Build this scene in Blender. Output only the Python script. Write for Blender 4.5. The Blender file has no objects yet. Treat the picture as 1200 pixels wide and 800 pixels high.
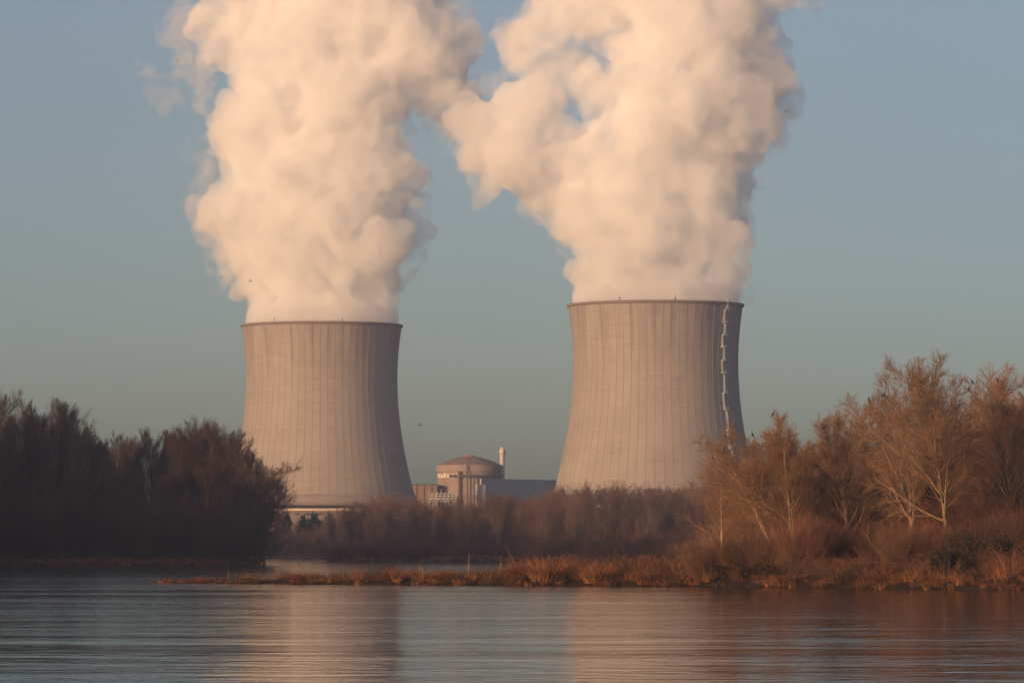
import bpy, bmesh, math, random
import numpy as np
from mathutils import Vector, Matrix, noise as mnoise

sc = bpy.context.scene
COL = sc.collection
PI = math.pi
random.seed(4)

# ------------------------------------------------------------------ camera
F, CX, CY, HOR = 5070.0, 600.0, 400.0, 640.0
CAM = np.array([0.0, 0.0, 4.0])
PITCH = math.atan((HOR - CY) / F)
cam = bpy.data.objects.new('camera', bpy.data.cameras.new('camera'))
COL.objects.link(cam)
cam.location = CAM
cam.rotation_euler = (PI / 2 + PITCH, 0, 0)
cam.data.sensor_width = 36
cam.data.lens = F / 1200 * 36
cam.data.clip_start = 1.0
cam.data.clip_end = 12000
sc.camera = cam

# ------------------------------------------------------------------ daylight
SUN_AZ = math.radians(43)      # behind the camera, this far to its left
SUN_EL = math.radians(9.0)
world = bpy.data.worlds.new('World')
sc.world = world
world.use_nodes = True
wn, wl = world.node_tree.nodes, world.node_tree.links
bg = wn['Background']
sky = wn.new('ShaderNodeTexSky')
sky.sky_type = 'NISHITA'
sky.sun_disc = False
sky.sun_elevation = SUN_EL
sky.sun_rotation = PI + SUN_AZ
sky.altitude = 50
sky.air_density = 0.65
sky.dust_density = 2.0
sky.ozone_density = 0.65
wl.new(sky.outputs[0], bg.inputs[0])
bg.inputs[1].default_value = 0.128
sun = bpy.data.objects.new('sun', bpy.data.lights.new('sun', 'SUN'))
COL.objects.link(sun)
sun.data.energy = 4.7
sun.data.color = (1.0, 0.555, 0.275)
sun.data.angle = math.radians(0.5)
S = Vector((-math.sin(SUN_AZ) * math.cos(SUN_EL), -math.cos(SUN_AZ) * math.cos(SUN_EL), math.sin(SUN_EL)))
sun.rotation_euler = S.to_track_quat('Z', 'Y').to_euler()
sun.location = (-300, -100, 300)

sc.render.engine = 'CYCLES'
sc.view_settings.view_transform = 'Standard'
sc.view_settings.look = 'None'
sc.view_settings.exposure = 0.0
sc.view_settings.gamma = 1.0
sc.view_settings.use_curve_mapping = False
cy = sc.cycles
cy.max_bounces = 24
cy.diffuse_bounces = 3
cy.glossy_bounces = 3
cy.transmission_bounces = 4
cy.volume_bounces = 16
cy.transparent_max_bounces = 48
cy.use_denoising = True
cy.denoising_prefilter = 'ACCURATE'
cy.use_adaptive_sampling = True
cy.adaptive_threshold = 0.015
cy.sample_clamp_indirect = 4.0


# ------------------------------------------------------------------ helpers
def at(px, py, Y):
    """the point seen at photo pixel (px, py) that lies Y metres ahead"""
    a, b = (px - CX) / F, (CY - py) / F
    dy = math.cos(PITCH) - b * math.sin(PITCH)
    dz = math.sin(PITCH) + b * math.cos(PITCH)
    k = Y / dy
    return np.array([a * k, Y, CAM[2] + dz * k])


def link(o, parent=None):
    COL.objects.link(o)
    if parent is not None:
        o.parent = parent
    return o


def tag(o, label=None, cat=None, group=None, kind=None):
    if label: o['label'] = label
    if cat: o['category'] = cat
    if group: o['group'] = group
    if kind: o['kind'] = kind
    return o


def thing(name, label, cat, loc=(0, 0, 0), rz=0, group=None):
    o = bpy.data.objects.new(name, None)
    o.empty_display_size = 1
    o.location = tuple(map(float, loc))
    o.rotation_euler = (0, 0, rz)
    link(o)
    return tag(o, label, cat, group)


def np_mesh(name, V, polys, mat=None, smooth=True):
    """polys: list of (n,k) int arrays"""
    me = bpy.data.meshes.new(name)
    V = np.ascontiguousarray(V, dtype=np.float32)
    me.vertices.add(len(V))
    me.vertices.foreach_set('co', V.ravel())
    idx, tot = [], []
    for p in polys:
        if len(p) == 0: continue
        p = np.asarray(p, dtype=np.int32)
        idx.append(p.ravel()); tot.append(np.full(len(p), p.shape[1], np.int32))
    idx = np.concatenate(idx); tot = np.concatenate(tot)
    start = np.concatenate([[0], np.cumsum(tot)[:-1]]).astype(np.int32)
    me.loops.add(len(idx)); me.loops.foreach_set('vertex_index', idx)
    me.polygons.add(len(tot))
    me.polygons.foreach_set('loop_start', start)
    me.polygons.foreach_set('loop_total', tot)
    me.polygons.foreach_set('use_smooth', np.full(len(tot), smooth))
    me.update(calc_edges=True)
    if mat: me.materials.append(mat)
    return me


def obj(name, me, parent=None, loc=(0, 0, 0)):
    o = bpy.data.objects.new(name, me)
    o.location = tuple(map(float, loc))
    return link(o, parent)


def bm_mesh(name, bm, mat=None, smooth=False):
    me = bpy.data.meshes.new(name)
    bm.normal_update()
    bm.to_mesh(me); bm.free()
    if smooth:
        me.polygons.foreach_set('use_smooth', np.ones(len(me.polygons), bool))
    if mat: me.materials.append(mat)
    return me


def add_box(bm, c, s, rz=0.0):
    m = Matrix.Translation(Vector(c)) @ Matrix.Rotation(rz, 4, 'Z') @ Matrix.Diagonal((s[0], s[1], s[2], 1))
    return bmesh.ops.create_cube(bm, size=1, matrix=m)['verts']


def add_rod(bm, a, b, r, seg=6, r2=None):
    a, b = Vector(a), Vector(b)
    d = b - a
    m = Matrix.Translation((a + b) / 2) @ d.to_track_quat('Z', 'Y').to_matrix().to_4x4()
    bmesh.ops.create_cone(bm, cap_ends=True, segments=seg, radius1=r, radius2=r if r2 is None else r2, depth=d.length, matrix=m)


def add_lathe(bm, prof, seg=64, close=False):
    rings = []
    for r, z in prof:
        rings.append([bm.verts.new((r * math.sin(2 * PI * k / seg), -r * math.cos(2 * PI * k / seg), z)) for k in range(seg)])
    for a, b in zip(rings, rings[1:] + ([rings[0]] if close else [])):
        for k in range(seg):
            bm.faces.new((a[k], a[(k + 1) % seg], b[(k + 1) % seg], b[k]))
    return rings


# ------------------------------------------------------------------ materials
def mat_new(name):
    m = bpy.data.materials.new(name)
    m.use_nodes = True
    nt = m.node_tree
    return m, nt, nt.nodes, nt.links, nt.nodes['Principled BSDF']


def N(nt, typ, **kw):
    n = nt.nodes.new(typ)
    for k, v in kw.items():
        if k in ('operation', 'blend_type', 'data_type', 'noise_dimensions', 'interpolation_type'): setattr(n, k, v)
        else: n.inputs[k].default_value = v
    return n


def math_n(nt, op, a, b=None, c=None):
    n = nt.nodes.new('ShaderNodeMath'); n.operation = op
    for i, v in enumerate((a, b, c)):
        if v is None: continue
        if isinstance(v, (int, float)): n.inputs[i].default_value = v
        else: nt.links.new(v, n.inputs[i])
    return n.outputs[0]


def mix_n(nt, fac, a, b):
    n = nt.nodes.new('ShaderNodeMix'); n.data_type = 'RGBA'
    for s, v in ((n.inputs[0], fac), (n.inputs[6], a), (n.inputs[7], b)):
        if isinstance(v, (int, float)): s.default_value = v
        elif isinstance(v, tuple): s.default_value = (*v, 1)
        else: nt.links.new(v, s)
    return n.outputs[2]


def noise_n(nt, vec, scale, detail=4, rough=0.55, dist=0):
    n = nt.nodes.new('ShaderNodeTexNoise')
    n.inputs['Scale'].default_value = scale
    n.inputs['Detail'].default_value = detail
    n.inputs['Roughness'].default_value = rough
    n.inputs['Distortion'].default_value = dist
    if vec is not None: nt.links.new(vec, n.inputs['Vector'])
    return n.outputs['Fac']


def ramp_n(nt, fac, lo, hi):
    n = nt.nodes.new('ShaderNodeMapRange')
    n.inputs[1].default_value = lo; n.inputs[2].default_value = hi
    nt.links.new(fac, n.inputs[0])
    return n.outputs[0]


def mat_noise(name, c1, c2, scale=0.5, rough=0.9, obj_random=0.0, spec=0.2, c3=None, scale3=None):
    m, nt, nn, ll, b = mat_new(name)
    tc = nn.new('ShaderNodeTexCoord')
    f = ramp_n(nt, noise_n(nt, tc.outputs['Object'], scale, 5, 0.6), 0.3, 0.7)
    col = mix_n(nt, f, c1, c2)
    if c3:
        g = ramp_n(nt, noise_n(nt, tc.outputs['Object'], scale3, 3, 0.6), 0.5, 0.7)
        col = mix_n(nt, g, col, c3)
    if obj_random:
        oi = nn.new('ShaderNodeObjectInfo')
        h = nn.new('ShaderNodeHueSaturation')
        ll.new(col, h.inputs['Color'])
        ll.new(math_n(nt, 'MULTIPLY_ADD', oi.outputs['Random'], 2 * obj_random, 1 - obj_random), h.inputs['Value'])
        col = h.outputs[0]
    ll.new(col, b.inputs['Base Color'])
    b.inputs['Roughness'].default_value = rough
    b.inputs['Specular IOR Level'].default_value = spec
    return m


def mat_concrete_shell():
    m, nt, nn, ll, b = mat_new('ribbed_concrete')
    tc = nn.new('ShaderNodeTexCoord')
    sp = nn.new('ShaderNodeSeparateXYZ'); ll.new(tc.outputs['Object'], sp.inputs[0])
    ang = math_n(nt, 'ARCTAN2', sp.outputs[0], math_n(nt, 'MULTIPLY', sp.outputs[1], -1.0))
    u = math_n(nt, 'MULTIPLY', ang, NRIB / (2 * PI))
    z = sp.outputs[2]
    fu = math_n(nt, 'FRACT', math_n(nt, 'ADD', u, 0.5))
    rib = math_n(nt, 'LESS_THAN', math_n(nt, 'ABSOLUTE', math_n(nt, 'SUBTRACT', fu, 0.5)), 0.055)
    zz = math_n(nt, 'DIVIDE', z, 1.35)
    lift = math_n(nt, 'LESS_THAN', math_n(nt, 'FRACT', zz), 0.22)
    cmb = nn.new('ShaderNodeCombineXYZ')
    ll.new(math_n(nt, 'FLOOR', u), cmb.inputs[0]); ll.new(math_n(nt, 'FLOOR', zz), cmb.inputs[1])
    wnz = nn.new('ShaderNodeTexWhiteNoise'); ll.new(cmb.outputs[0], wnz.inputs[0])
    cz = nn.new('ShaderNodeCombineXYZ'); ll.new(math_n(nt, 'FLOOR', zz), cz.inputs[1])
    wnr = nn.new('ShaderNodeTexWhiteNoise'); ll.new(cz.outputs[0], wnr.inputs[0])
    cs = nn.new('ShaderNodeCombineXYZ')
    ll.new(math_n(nt, 'MULTIPLY', u, 1.0), cs.inputs[0]); ll.new(math_n(nt, 'MULTIPLY', z, 0.02), cs.inputs[1])
    streak = ramp_n(nt, noise_n(nt, cs.outputs[0], 1.1, 5, 0.65), 0.45, 0.62)
    big = noise_n(nt, tc.outputs['Object'], 0.045, 6, 0.65)
    col = mix_n(nt, ramp_n(nt, big, 0.3, 0.7), (0.355, 0.315, 0.285), (0.275, 0.242, 0.218))
    col = mix_n(nt, math_n(nt, 'MULTIPLY', wnz.outputs[0], 0.26), col, (0.20, 0.175, 0.157))
    col = mix_n(nt, math_n(nt, 'MULTIPLY', wnr.outputs[0], 0.24), col, (0.41, 0.365, 0.33))
    # rain streaks below the rim
    top = ramp_n(nt, z, 82, 122)
    col = mix_n(nt, math_n(nt, 'MULTIPLY', math_n(nt, 'MULTIPLY', streak, top), 0.8), col, (0.15, 0.12, 0.105))
    col = mix_n(nt, math_n(nt, 'MULTIPLY', streak, 0.10), col, (0.2, 0.165, 0.14))
    col = mix_n(nt, math_n(nt, 'MULTIPLY', lift, 0.20), col, (0.12, 0.10, 0.09))
    col = mix_n(nt, math_n(nt, 'MULTIPLY', rib, 0.15), col, (0.10, 0.08, 0.07))  # the ribs' shade, painted in as thin dark lines along them
    ll.new(col, b.inputs['Base Color'])
    b.inputs['Roughness'].default_value = 0.95
    b.inputs['Specular IOR Level'].default_value = 0.1
    return m


NRIB = 66
M = {}
M['shell'] = mat_concrete_shell()
M['skirt'] = mat_noise('weathered_concrete', (0.28, 0.24, 0.215), (0.225, 0.193, 0.175), 0.08)
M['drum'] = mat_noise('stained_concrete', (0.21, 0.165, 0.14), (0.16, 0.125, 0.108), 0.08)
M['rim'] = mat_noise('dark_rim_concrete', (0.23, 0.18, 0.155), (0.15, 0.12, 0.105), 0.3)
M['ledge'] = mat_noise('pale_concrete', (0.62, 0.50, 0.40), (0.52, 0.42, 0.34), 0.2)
M['dark'] = mat_noise('dark_opening', (0.035, 0.033, 0.033), (0.02, 0.02, 0.022), 0.5)
M['dome'] = mat_noise('dome_concrete', (0.33, 0.26, 0.21), (0.26, 0.205, 0.17), 0.12, c3=(0.21, 0.165, 0.14), scale3=0.05)
M['domeroof'] = mat_noise('dome_roof', (0.24, 0.18, 0.15), (0.19, 0.145, 0.125), 0.12)
M['capred'] = mat_noise('red_brown_cap', (0.38, 0.15, 0.10), (0.30, 0.12, 0.085), 0.3)
M['brownwall'] = mat_noise('brown_cladding', (0.26, 0.17, 0.13), (0.21, 0.14, 0.11), 0.2)
M['pale'] = mat_noise('pale_paint', (0.66, 0.60, 0.54), (0.56, 0.50, 0.45), 0.3)
M['galv'] = mat_noise('galvanised_steel', (0.42, 0.41, 0.40), (0.34, 0.33, 0.32), 0.5)
M['steelblue'] = mat_noise('blue_grey_cladding', (0.29, 0.33, 0.36), (0.24, 0.28, 0.31), 0.1, rough=0.6)
M['white'] = mat_noise('white_metal', (0.80, 0.78, 0.75), (0.72, 0.69, 0.65), 0.5, rough=0.6)
M['darksteel'] = mat_noise('dark_steel', (0.08, 0.085, 0.09), (0.06, 0.06, 0.065), 0.5)
M['bird'] = mat_noise('dark_feathers', (0.018, 0.015, 0.014), (0.03, 0.025, 0.02), 6.0, rough=0.6)
M['bark'] = mat_noise('pale_bark', (0.29, 0.19, 0.11), (0.17, 0.115, 0.072), 1.5, obj_random=0.15)
M['twig'] = mat_noise('brown_twigs', (0.27, 0.155, 0.085), (0.18, 0.105, 0.062), 0.35, obj_random=0.12)
M['bark_birch'] = mat_noise('white_bark', (0.50, 0.37, 0.24), (0.34, 0.25, 0.17), 1.5)
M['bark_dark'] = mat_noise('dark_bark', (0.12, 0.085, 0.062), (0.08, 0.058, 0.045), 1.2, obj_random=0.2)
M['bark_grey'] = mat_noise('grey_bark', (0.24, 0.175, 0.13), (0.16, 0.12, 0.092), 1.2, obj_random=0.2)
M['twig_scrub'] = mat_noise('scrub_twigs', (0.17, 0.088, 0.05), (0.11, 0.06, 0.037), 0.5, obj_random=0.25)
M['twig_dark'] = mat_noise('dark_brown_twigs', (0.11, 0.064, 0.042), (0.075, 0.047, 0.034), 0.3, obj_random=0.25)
M['twig_far'] = mat_noise('russet_twigs', (0.18, 0.112, 0.078), (0.13, 0.083, 0.062), 0.2, obj_random=0.25)
M['twig_red'] = mat_noise('red_brown_twigs', (0.22, 0.098, 0.058), (0.15, 0.07, 0.045), 0.6, obj_random=0.2)
M['pine'] = mat_noise('dark_needles', (0.025, 0.045, 0.028), (0.018, 0.03, 0.02), 0.6)
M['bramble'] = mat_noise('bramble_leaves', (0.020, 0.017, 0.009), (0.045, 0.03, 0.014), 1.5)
M['thicket'] = mat_noise('shade_dark_leaves', (0.022, 0.014, 0.009), (0.04, 0.024, 0.013), 1.5)  # near-black colour stands in for the shade in the bank's hollows
M['rust'] = mat_noise('rust_grass', (0.22, 0.088, 0.036), (0.12, 0.05, 0.022), 0.8)
M['deadgrass'] = mat_noise('dark_dead_grass', (0.085, 0.05, 0.028), (0.045, 0.028, 0.017), 0.8)
M['straw'] = mat_noise('dry_straw', (0.34, 0.155, 0.060), (0.18, 0.078, 0.032), 0.55, c3=(0.045, 0.026, 0.015), scale3=0.7)  # dark blotches put the shade between tufts into the colour
M['reed'] = mat_noise('pale_reed', (0.26, 0.175, 0.10), (0.20, 0.135, 0.08), 1.0)


def mat_ground():
    m, nt, nn, ll, b = mat_new('earth')
    tc = nn.new('ShaderNodeTexCoord')
    f = ramp_n(nt, noise_n(nt, tc.outputs['Object'], 0.25, 8, 0.65), 0.35, 0.65)
    g = ramp_n(nt, noise_n(nt, tc.outputs['Object'], 1.7, 6, 0.7), 0.35, 0.65)
    col = mix_n(nt, f, (0.040, 0.028, 0.018), (0.075, 0.048, 0.026))
    col = mix_n(nt, math_n(nt, 'MULTIPLY', g, 0.5), col, (0.045, 0.03, 0.02))
    ll.new(col, b.inputs['Base Color'])
    b.inputs['Roughness'].default_value = 1.0
    b.inputs['Specular IOR Level'].default_value = 0.1
    bp = nn.new('ShaderNodeBump'); bp.inputs['Distance'].default_value = 0.4
    ll.new(g, bp.inputs['Height']); ll.new(bp.outputs[0], b.inputs['Normal'])
    return m


def mat_water():
    m, nt, nn, ll, b = mat_new('river_water')
    tc = nn.new('ShaderNodeTexCoord')

    def scaled(sx, sy, rz=0.0):
        mp = nn.new('ShaderNodeMapping')
        mp.inputs['Scale'].default_value = (sx, sy, 1)
        mp.inputs['Rotation'].default_value = (0, 0, rz)
        ll.new(tc.outputs['Object'], mp.inputs[0])
        return mp.outputs[0]
    n1 = noise_n(nt, scaled(0.42, 0.6, 0.05), 1.0, 3, 0.55, 0.3)
    n2 = noise_n(nt, scaled(0.7, 1.9, -0.10), 1.0, 3, 0.6, 0.4)
    n0 = noise_n(nt, scaled(0.085, 0.10, 0.15), 1.0, 5, 0.62, 1.2)
    patch = ramp_n(nt, noise_n(nt, scaled(0.012, 0.05, 0.02), 1.0, 5, 0.65), 0.35, 0.68)
    h = math_n(nt, 'ADD', math_n(nt, 'MULTIPLY', n1, 0.19), math_n(nt, 'MULTIPLY', n2, 0.045))
    h = math_n(nt, 'MULTIPLY_ADD', n0, 0.36, h)
    h = math_n(nt, 'MULTIPLY', h, math_n(nt, 'MULTIPLY_ADD', patch, 0.9, 0.35))
    bp = nn.new('ShaderNodeBump')
    bp.inputs['Strength'].default_value = 1.0
    bp.inputs['Distance'].default_value = 0.28
    ll.new(h, bp.inputs['Height']); ll.new(bp.outputs[0], b.inputs['Normal'])
    b.inputs['Base Color'].default_value = (0.018, 0.017, 0.014, 1)
    b.inputs['Roughness'].default_value = 0.06
    b.inputs['IOR'].default_value = 1.33
    return m


M['ground'] = mat_ground()
M['water'] = mat_water()


def mat_volume(name, density, color=(1, 1, 1), aniso=0.0):
    m = bpy.data.materials.new(name)
    m.use_nodes = True
    nt = m.node_tree; nt.nodes.clear()
    out = nt.nodes.new('ShaderNodeOutputMaterial')
    v = nt.nodes.new('ShaderNodeVolumeScatter')
    v.inputs['Color'].default_value = (*color, 1)
    v.inputs['Density'].default_value = density
    v.inputs['Anisotropy'].default_value = aniso
    nt.links.new(v.outputs[0], out.inputs['Volume'])
    return m




def mat_steam(name, dens, base, lo, hi, sc1, dist):
    m = mat_volume(name, dens, (0.983, 0.972, 0.956), 0.0)
    nt = m.node_tree
    v = [n for n in nt.nodes if n.type == 'VOLUME_SCATTER'][0]
    tc = nt.nodes.new('ShaderNodeTexCoord')
    f = noise_n(nt, tc.outputs['Object'], sc1, 6, 0.62, dist)
    nt.links.new(math_n(nt, 'MULTIPLY_ADD', ramp_n(nt, f, lo, hi), dens, base), v.inputs['Density'])
    m.cycles.volume_step_rate = 0.13
    return m


M['steam'] = mat_steam('steam', 0.15, 0.008, 0.36, 0.68, 0.058, 0.7)
M['wisp'] = mat_steam('thin_steam', 0.085, 0.0, 0.45, 0.67, 0.055, 0.9)
M['drift'] = mat_steam('drifting_steam', 0.06, 0.0, 0.40, 0.66, 0.07, 0.9)


# ------------------------------------------------------------------ the ground and the river
def sdf_poly(X, Y, poly):
    """positive inside"""
    P = np.array(poly, float); Q = np.roll(P, -1, 0)
    d = np.full(X.shape, 1e18); inside = np.zeros(X.shape, bool)
    for (x0, y0), (x1, y1) in zip(P, Q):
        ex, ey = x1 - x0, y1 - y0
        t = np.clip(((X - x0) * ex + (Y - y0) * ey) / (ex * ex + ey * ey + 1e-9), 0, 1)
        d = np.minimum(d, (X - x0 - t * ex) ** 2 + (Y - y0 - t * ey) ** 2)
        c = ((y0 > Y) != (y1 > Y))
        xi = x0 + (Y - y0) * ex / (ey if abs(ey) > 1e-9 else 1e-9)
        inside ^= c & (X < xi)
    d = np.sqrt(d)
    return np.where(inside, d, -d)


def gx(px, Y): return (px - CX) / F * Y


SPIT = [(gx(165, 478), 478), (gx(230, 470), 470), (gx(400, 457), 457), (gx(560, 450), 450), (gx(720, 443), 443), (gx(900, 426), 426),
        (gx(1050, 408), 408), (gx(1200, 394), 394), (gx(1500, 372), 372), (420, 340), (420, 1000), (120, 1000), (85, 800), (62, 640), (40, 560),
        (20, 505), (0, 484), (-18, 476), (-30, 474), (gx(230, 483), 483)]
LEFT = [(gx(300, 968), 968), (gx(285, 955), 955), (gx(150, 948), 948), (gx(0, 940), 940), (-122, 915), (-117, 900), (-106, 800), (-94, 700), (-82, 600), (-120, 520), (-870, 420), (-870, 1800),
        (-170, 1800), (-120, 1440), (-80, 1120), (-58, 985)]
FAR = [(-870, 1800), (-170, 1800), (gx(300, 1440), 1440), (gx(384, 1440), 1440), (gx(386, 1150), 1150), (gx(410, 1130), 1130), (gx(600, 1120), 1120), (gx(700, 1080), 1080),
       (120, 1000), (870, 990), (870, 3540), (-870, 3540)]


def vnoise(x, y, s):
    return np.sin(x * s + 1.3 * np.sin(y * s * 0.7)) * np.cos(y * s * 1.13 + 0.9 * np.sin(x * s * 0.6 + 2))


def land_z(X, Y):
    X = np.asarray(X, float); Y = np.asarray(Y, float)
    n = 0.5 * vnoise(X, Y, 0.35) + 0.3 * vnoise(X + 9, Y, 0.9) + 0.5 * vnoise(X, Y, 0.11)
    z = np.full(X.shape, -2.0)
    s = sdf_poly(X, Y, SPIT) + 0.9 * n
    top = np.interp(X, [-40, -15, 10, 40, 120], [0.35, 0.5, 0.9, 1.6, 2.6])
    z1 = np.where(s > 0, top * (1 - np.exp(-s / 3.0)) + 0.18 * n * np.clip(s / 3, 0, 1), np.maximum(s * 0.5, -2))
    s = sdf_poly(X, Y, LEFT) + 1.5 * n
    z2 = np.where(s > 0, 1.6 * (1 - np.exp(-s / 5.0)) + 0.2 * n * np.clip(s / 3, 0, 1), np.maximum(s * 0.5, -2))
    s = sdf_poly(X, Y, FAR) + 1.5 * n
    plat = 1.5 + 1.5 * np.clip((Y - 1500) / 400, 0, 1)
    z3 = np.where(s > 0, plat * (1 - np.exp(-s / 6.0)) + 0.2 * n * np.clip(s / 3, 0, 1) * (Y < 1900), np.maximum(s * 0.5, -2))
    return np.maximum.reduce([z, z1, z2, z3])


def lz(x, y): return float(land_z(np.array([x]), np.array([y]))[0])


def ramp_lines(stops):
    out = [stops[0][0]]
    for (a, _), (b, step) in zip(stops, stops[1:]):
        n = max(1, int(round((b - a) / step)))
        out += list(a + (b - a) * np.arange(1, n + 1) / n)
    return np.array(out)


xs = ramp_lines([(-880, 0), (-200, 40), (-110, 6), (-50, 2), (75, 0.8), (130, 2.5), (880, 50)])
ys = ramp_lines([(-180, 0), (360, 60), (392, 4), (515, 0.8), (600, 3), (930, 10), (1000, 2.5), (1180, 4), (1500, 12), (3540, 80)])
XX, YY = np.meshgrid(xs, ys, indexing='ij')
ZZ = land_z(XX, YY)
nx, ny = XX.shape
ii = np.arange(nx * ny).reshape(nx, ny)
quads = np.stack([ii[:-1, :-1], ii[1:, :-1], ii[1:, 1:], ii[:-1, 1:]], -1).reshape(-1, 4)
g = obj('ground', np_mesh('ground', np.stack([XX, YY, ZZ], -1).reshape(-1, 3), [quads], M['ground']))
tag(g, kind='structure')
bm = bmesh.new()
vs = [bm.verts.new(v) for v in ((-879, -179, 0), (879, -179, 0), (879, 1790, 0), (-879, 1790, 0))]
bm.faces.new(vs)
tag(obj('river_water', bm_mesh('river_water', bm, M['water'])), kind='structure')

# ------------------------------------------------------------------ air
bm = bmesh.new()
HZ_TOP = 372.0
add_box(bm, (0, 1680, (HZ_TOP - 3.2) / 2), (1780, 3740, HZ_TOP + 3.2))
mh = bpy.data.materials.new('haze_air')
mh.use_nodes = True
mh.node_tree.nodes.clear()
o_ = mh.node_tree.nodes.new('ShaderNodeOutputMaterial')
v_ = mh.node_tree.nodes.new('ShaderNodeVolumePrincipled')
v_.inputs['Color'].default_value = (0.93, 0.88, 0.95, 1)
v_.inputs['Density'].default_value = 0.00015
v_.inputs['Anisotropy'].default_value = 0.74
mh.node_tree.links.new(v_.outputs[0], o_.inputs['Volume'])
hz = obj('haze', bm_mesh('haze', bm, mh))
tag(hz, kind='stuff')

# ------------------------------------------------------------------ cooling towers
TZ = 3.0                      # ground level of the plant
LT = at(377, 500, 2275); RT = at(768.5, 500, 2083)


def shell_r(z):               # height above sea of the picture's river
    if z >= 92: return 39.7 * math.sqrt(1 + ((z - 92) / 80) ** 2)
    return 39.7 * math.sqrt(1 + ((z - 92) / 85) ** 2)


def tower_meshes():
    Z0, Z1 = 31.0, 119.6
    nz = 60
    per = 8                                     # points round the ring for each rib
    offs = np.array([0.0, 0.10, 0.13, 0.3, 0.5, 0.7, 0.87, 0.90])
    bump = np.array([0.10, 0.10, 0, 0, 0, 0, 0, 0.10])
    th = ((np.arange(NRIB)[:, None] + offs[None] * 1.0) * (2 * PI / NRIB)).ravel()
    # narrow ribs: pull the shoulders in
    offs2 = np.array([0.0, 0.045, 0.055, 0.3, 0.5, 0.7, 0.945, 0.955])
    th = ((np.arange(NRIB)[:, None] + offs2[None]) * (2 * PI / NRIB)).ravel()
    bp = np.tile(bump, NRIB)
    zs = np.linspace(Z0, Z1, nz)
    R = np.array([shell_r(z) for z in zs])
    ring = lambda r, z, b: np.stack([(r + b) * np.sin(th), -(r + b) * np.cos(th), np.full(th.shape, z)], -1)
    V = [ring(r, z - TZ, bp) for r, z in zip(R, zs)]
    V += [ring(r - 1.0, z - TZ, 0 * bp) for r, z in zip(R[::-1], zs[::-1])]
    n = len(th); m = len(V)
    V = np.concatenate(V)
    i = np.arange(m)[:, None] * n; j = np.arange(n)[None]
    i2 = (np.arange(m) + 1)[:, None] % m * n; j2 = (j + 1) % n
    q = np.stack([i + j, i + j2, i2 + j2, i2 + j], -1).reshape(-1, 4)
    shell = np_mesh('shell', V, [q], M['shell'], smooth=False)
    # rim ring at the top
    rt = shell_r(Z1)
    bm = bmesh.new()
    add_lathe(bm, [(rt + 0.3, Z1 - TZ - 0.6), (rt + 0.7, Z1 - TZ - 0.3), (rt + 0.7, Z1 - TZ + 0.75), (rt - 1.4, Z1 - TZ + 0.75), (rt - 1.4, Z1 - TZ - 0.6)], 264, True)
    rim = bm_mesh('rim', bm, M['rim'])
    bm = bmesh.new()                            # smooth lower skirt
    r0 = shell_r(31)
    add_lathe(bm, [(r0 + 0.5, 31 - TZ), (r0 + 2.6, 25.2 - TZ), (r0 + 1.6, 25.2 - TZ), (r0 - 0.6, 31 - TZ)], 160, True)
    skirt = bm_mesh('skirt', bm, M['skirt'], True)
    bm = bmesh.new()                            # dark air inlet behind posts
    add_lathe(bm, [(r0 + 1.2, 25.1 - TZ), (r0 + 1.2, 23.6 - TZ), (r0 - 1.0, 23.6 - TZ), (r0 - 1.0, 25.1 - TZ)], 128, True)
    inlet = bm_mesh('air_inlet', bm, M['dark'])
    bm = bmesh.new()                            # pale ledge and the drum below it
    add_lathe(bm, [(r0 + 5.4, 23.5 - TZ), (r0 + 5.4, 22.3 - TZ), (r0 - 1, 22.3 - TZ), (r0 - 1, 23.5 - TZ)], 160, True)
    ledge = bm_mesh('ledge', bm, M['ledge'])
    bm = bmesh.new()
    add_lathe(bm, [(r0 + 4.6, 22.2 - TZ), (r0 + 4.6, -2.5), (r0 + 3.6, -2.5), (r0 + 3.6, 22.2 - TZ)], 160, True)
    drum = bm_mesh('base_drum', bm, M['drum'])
    bm = bmesh.new()
    for k in range(60):
        a = 2 * PI * k / 60
        r = r0 + 4.65
        add_box(bm, (r * math.sin(a), -r * math.cos(a), 20.6 - TZ), (2.6, 0.3, 0.9), a)
    vents = bm_mesh('base_vents', bm, M['dark'])
    return shell, rim, skirt, inlet, ledge, drum, vents


TM = tower_meshes()
TNAMES = ('shell', 'rim', 'skirt', 'air_inlet', 'ledge', 'base_drum', 'base_vent')


def tower(loc, label, rz):
    t = thing('cooling_tower', label, 'cooling tower', (loc[0], loc[1], TZ), rz, 'concrete cooling towers of the power station')
    parts = {}
    for nme, me in zip(TNAMES, TM):
        if nme == 'base_vent':
            v = obj('base_vent', me, parts['base_drum']); v['kind'] = 'stuff'
            continue
        parts[nme] = obj(nme, me, t)
    return t


tl = tower(LT, 'ribbed concrete cooling tower partly behind the dark wood, with a bare shell and no ladder', 0.02)
tr = tower(RT, 'ribbed concrete cooling tower with a white zigzag ladder running down its shaded flank', 0.05)
# small masts standing on the rims
for t, angs in ((tl, (-0.6, 0.28, 1.9)), (tr, (-0.5, 0.14, 0.9))):
    for a in angs:
        bm = bmesh.new()
        r = shell_r(119.6)
        add_rod(bm, (r * math.sin(a), -r * math.cos(a), 117.4), (r * math.sin(a), -r * math.cos(a), 119.4), 0.16)
        add_box(bm, (r * math.sin(a), -r * math.cos(a), 117.9), (0.7, 0.7, 0.5))
        obj('rim_beacon', bm_mesh('rim_beacon', bm, M['darksteel']), t)
# ladder on the right tower
lad = None
LA = math.radians(47.5)
bm = bmesh.new()


def lad_pt(z, out, side=0.0, a0=LA):
    r = shell_r(z) + out
    a = a0 + side / r
    return Vector((r * math.sin(a), -r * math.cos(a), z - TZ))


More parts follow.
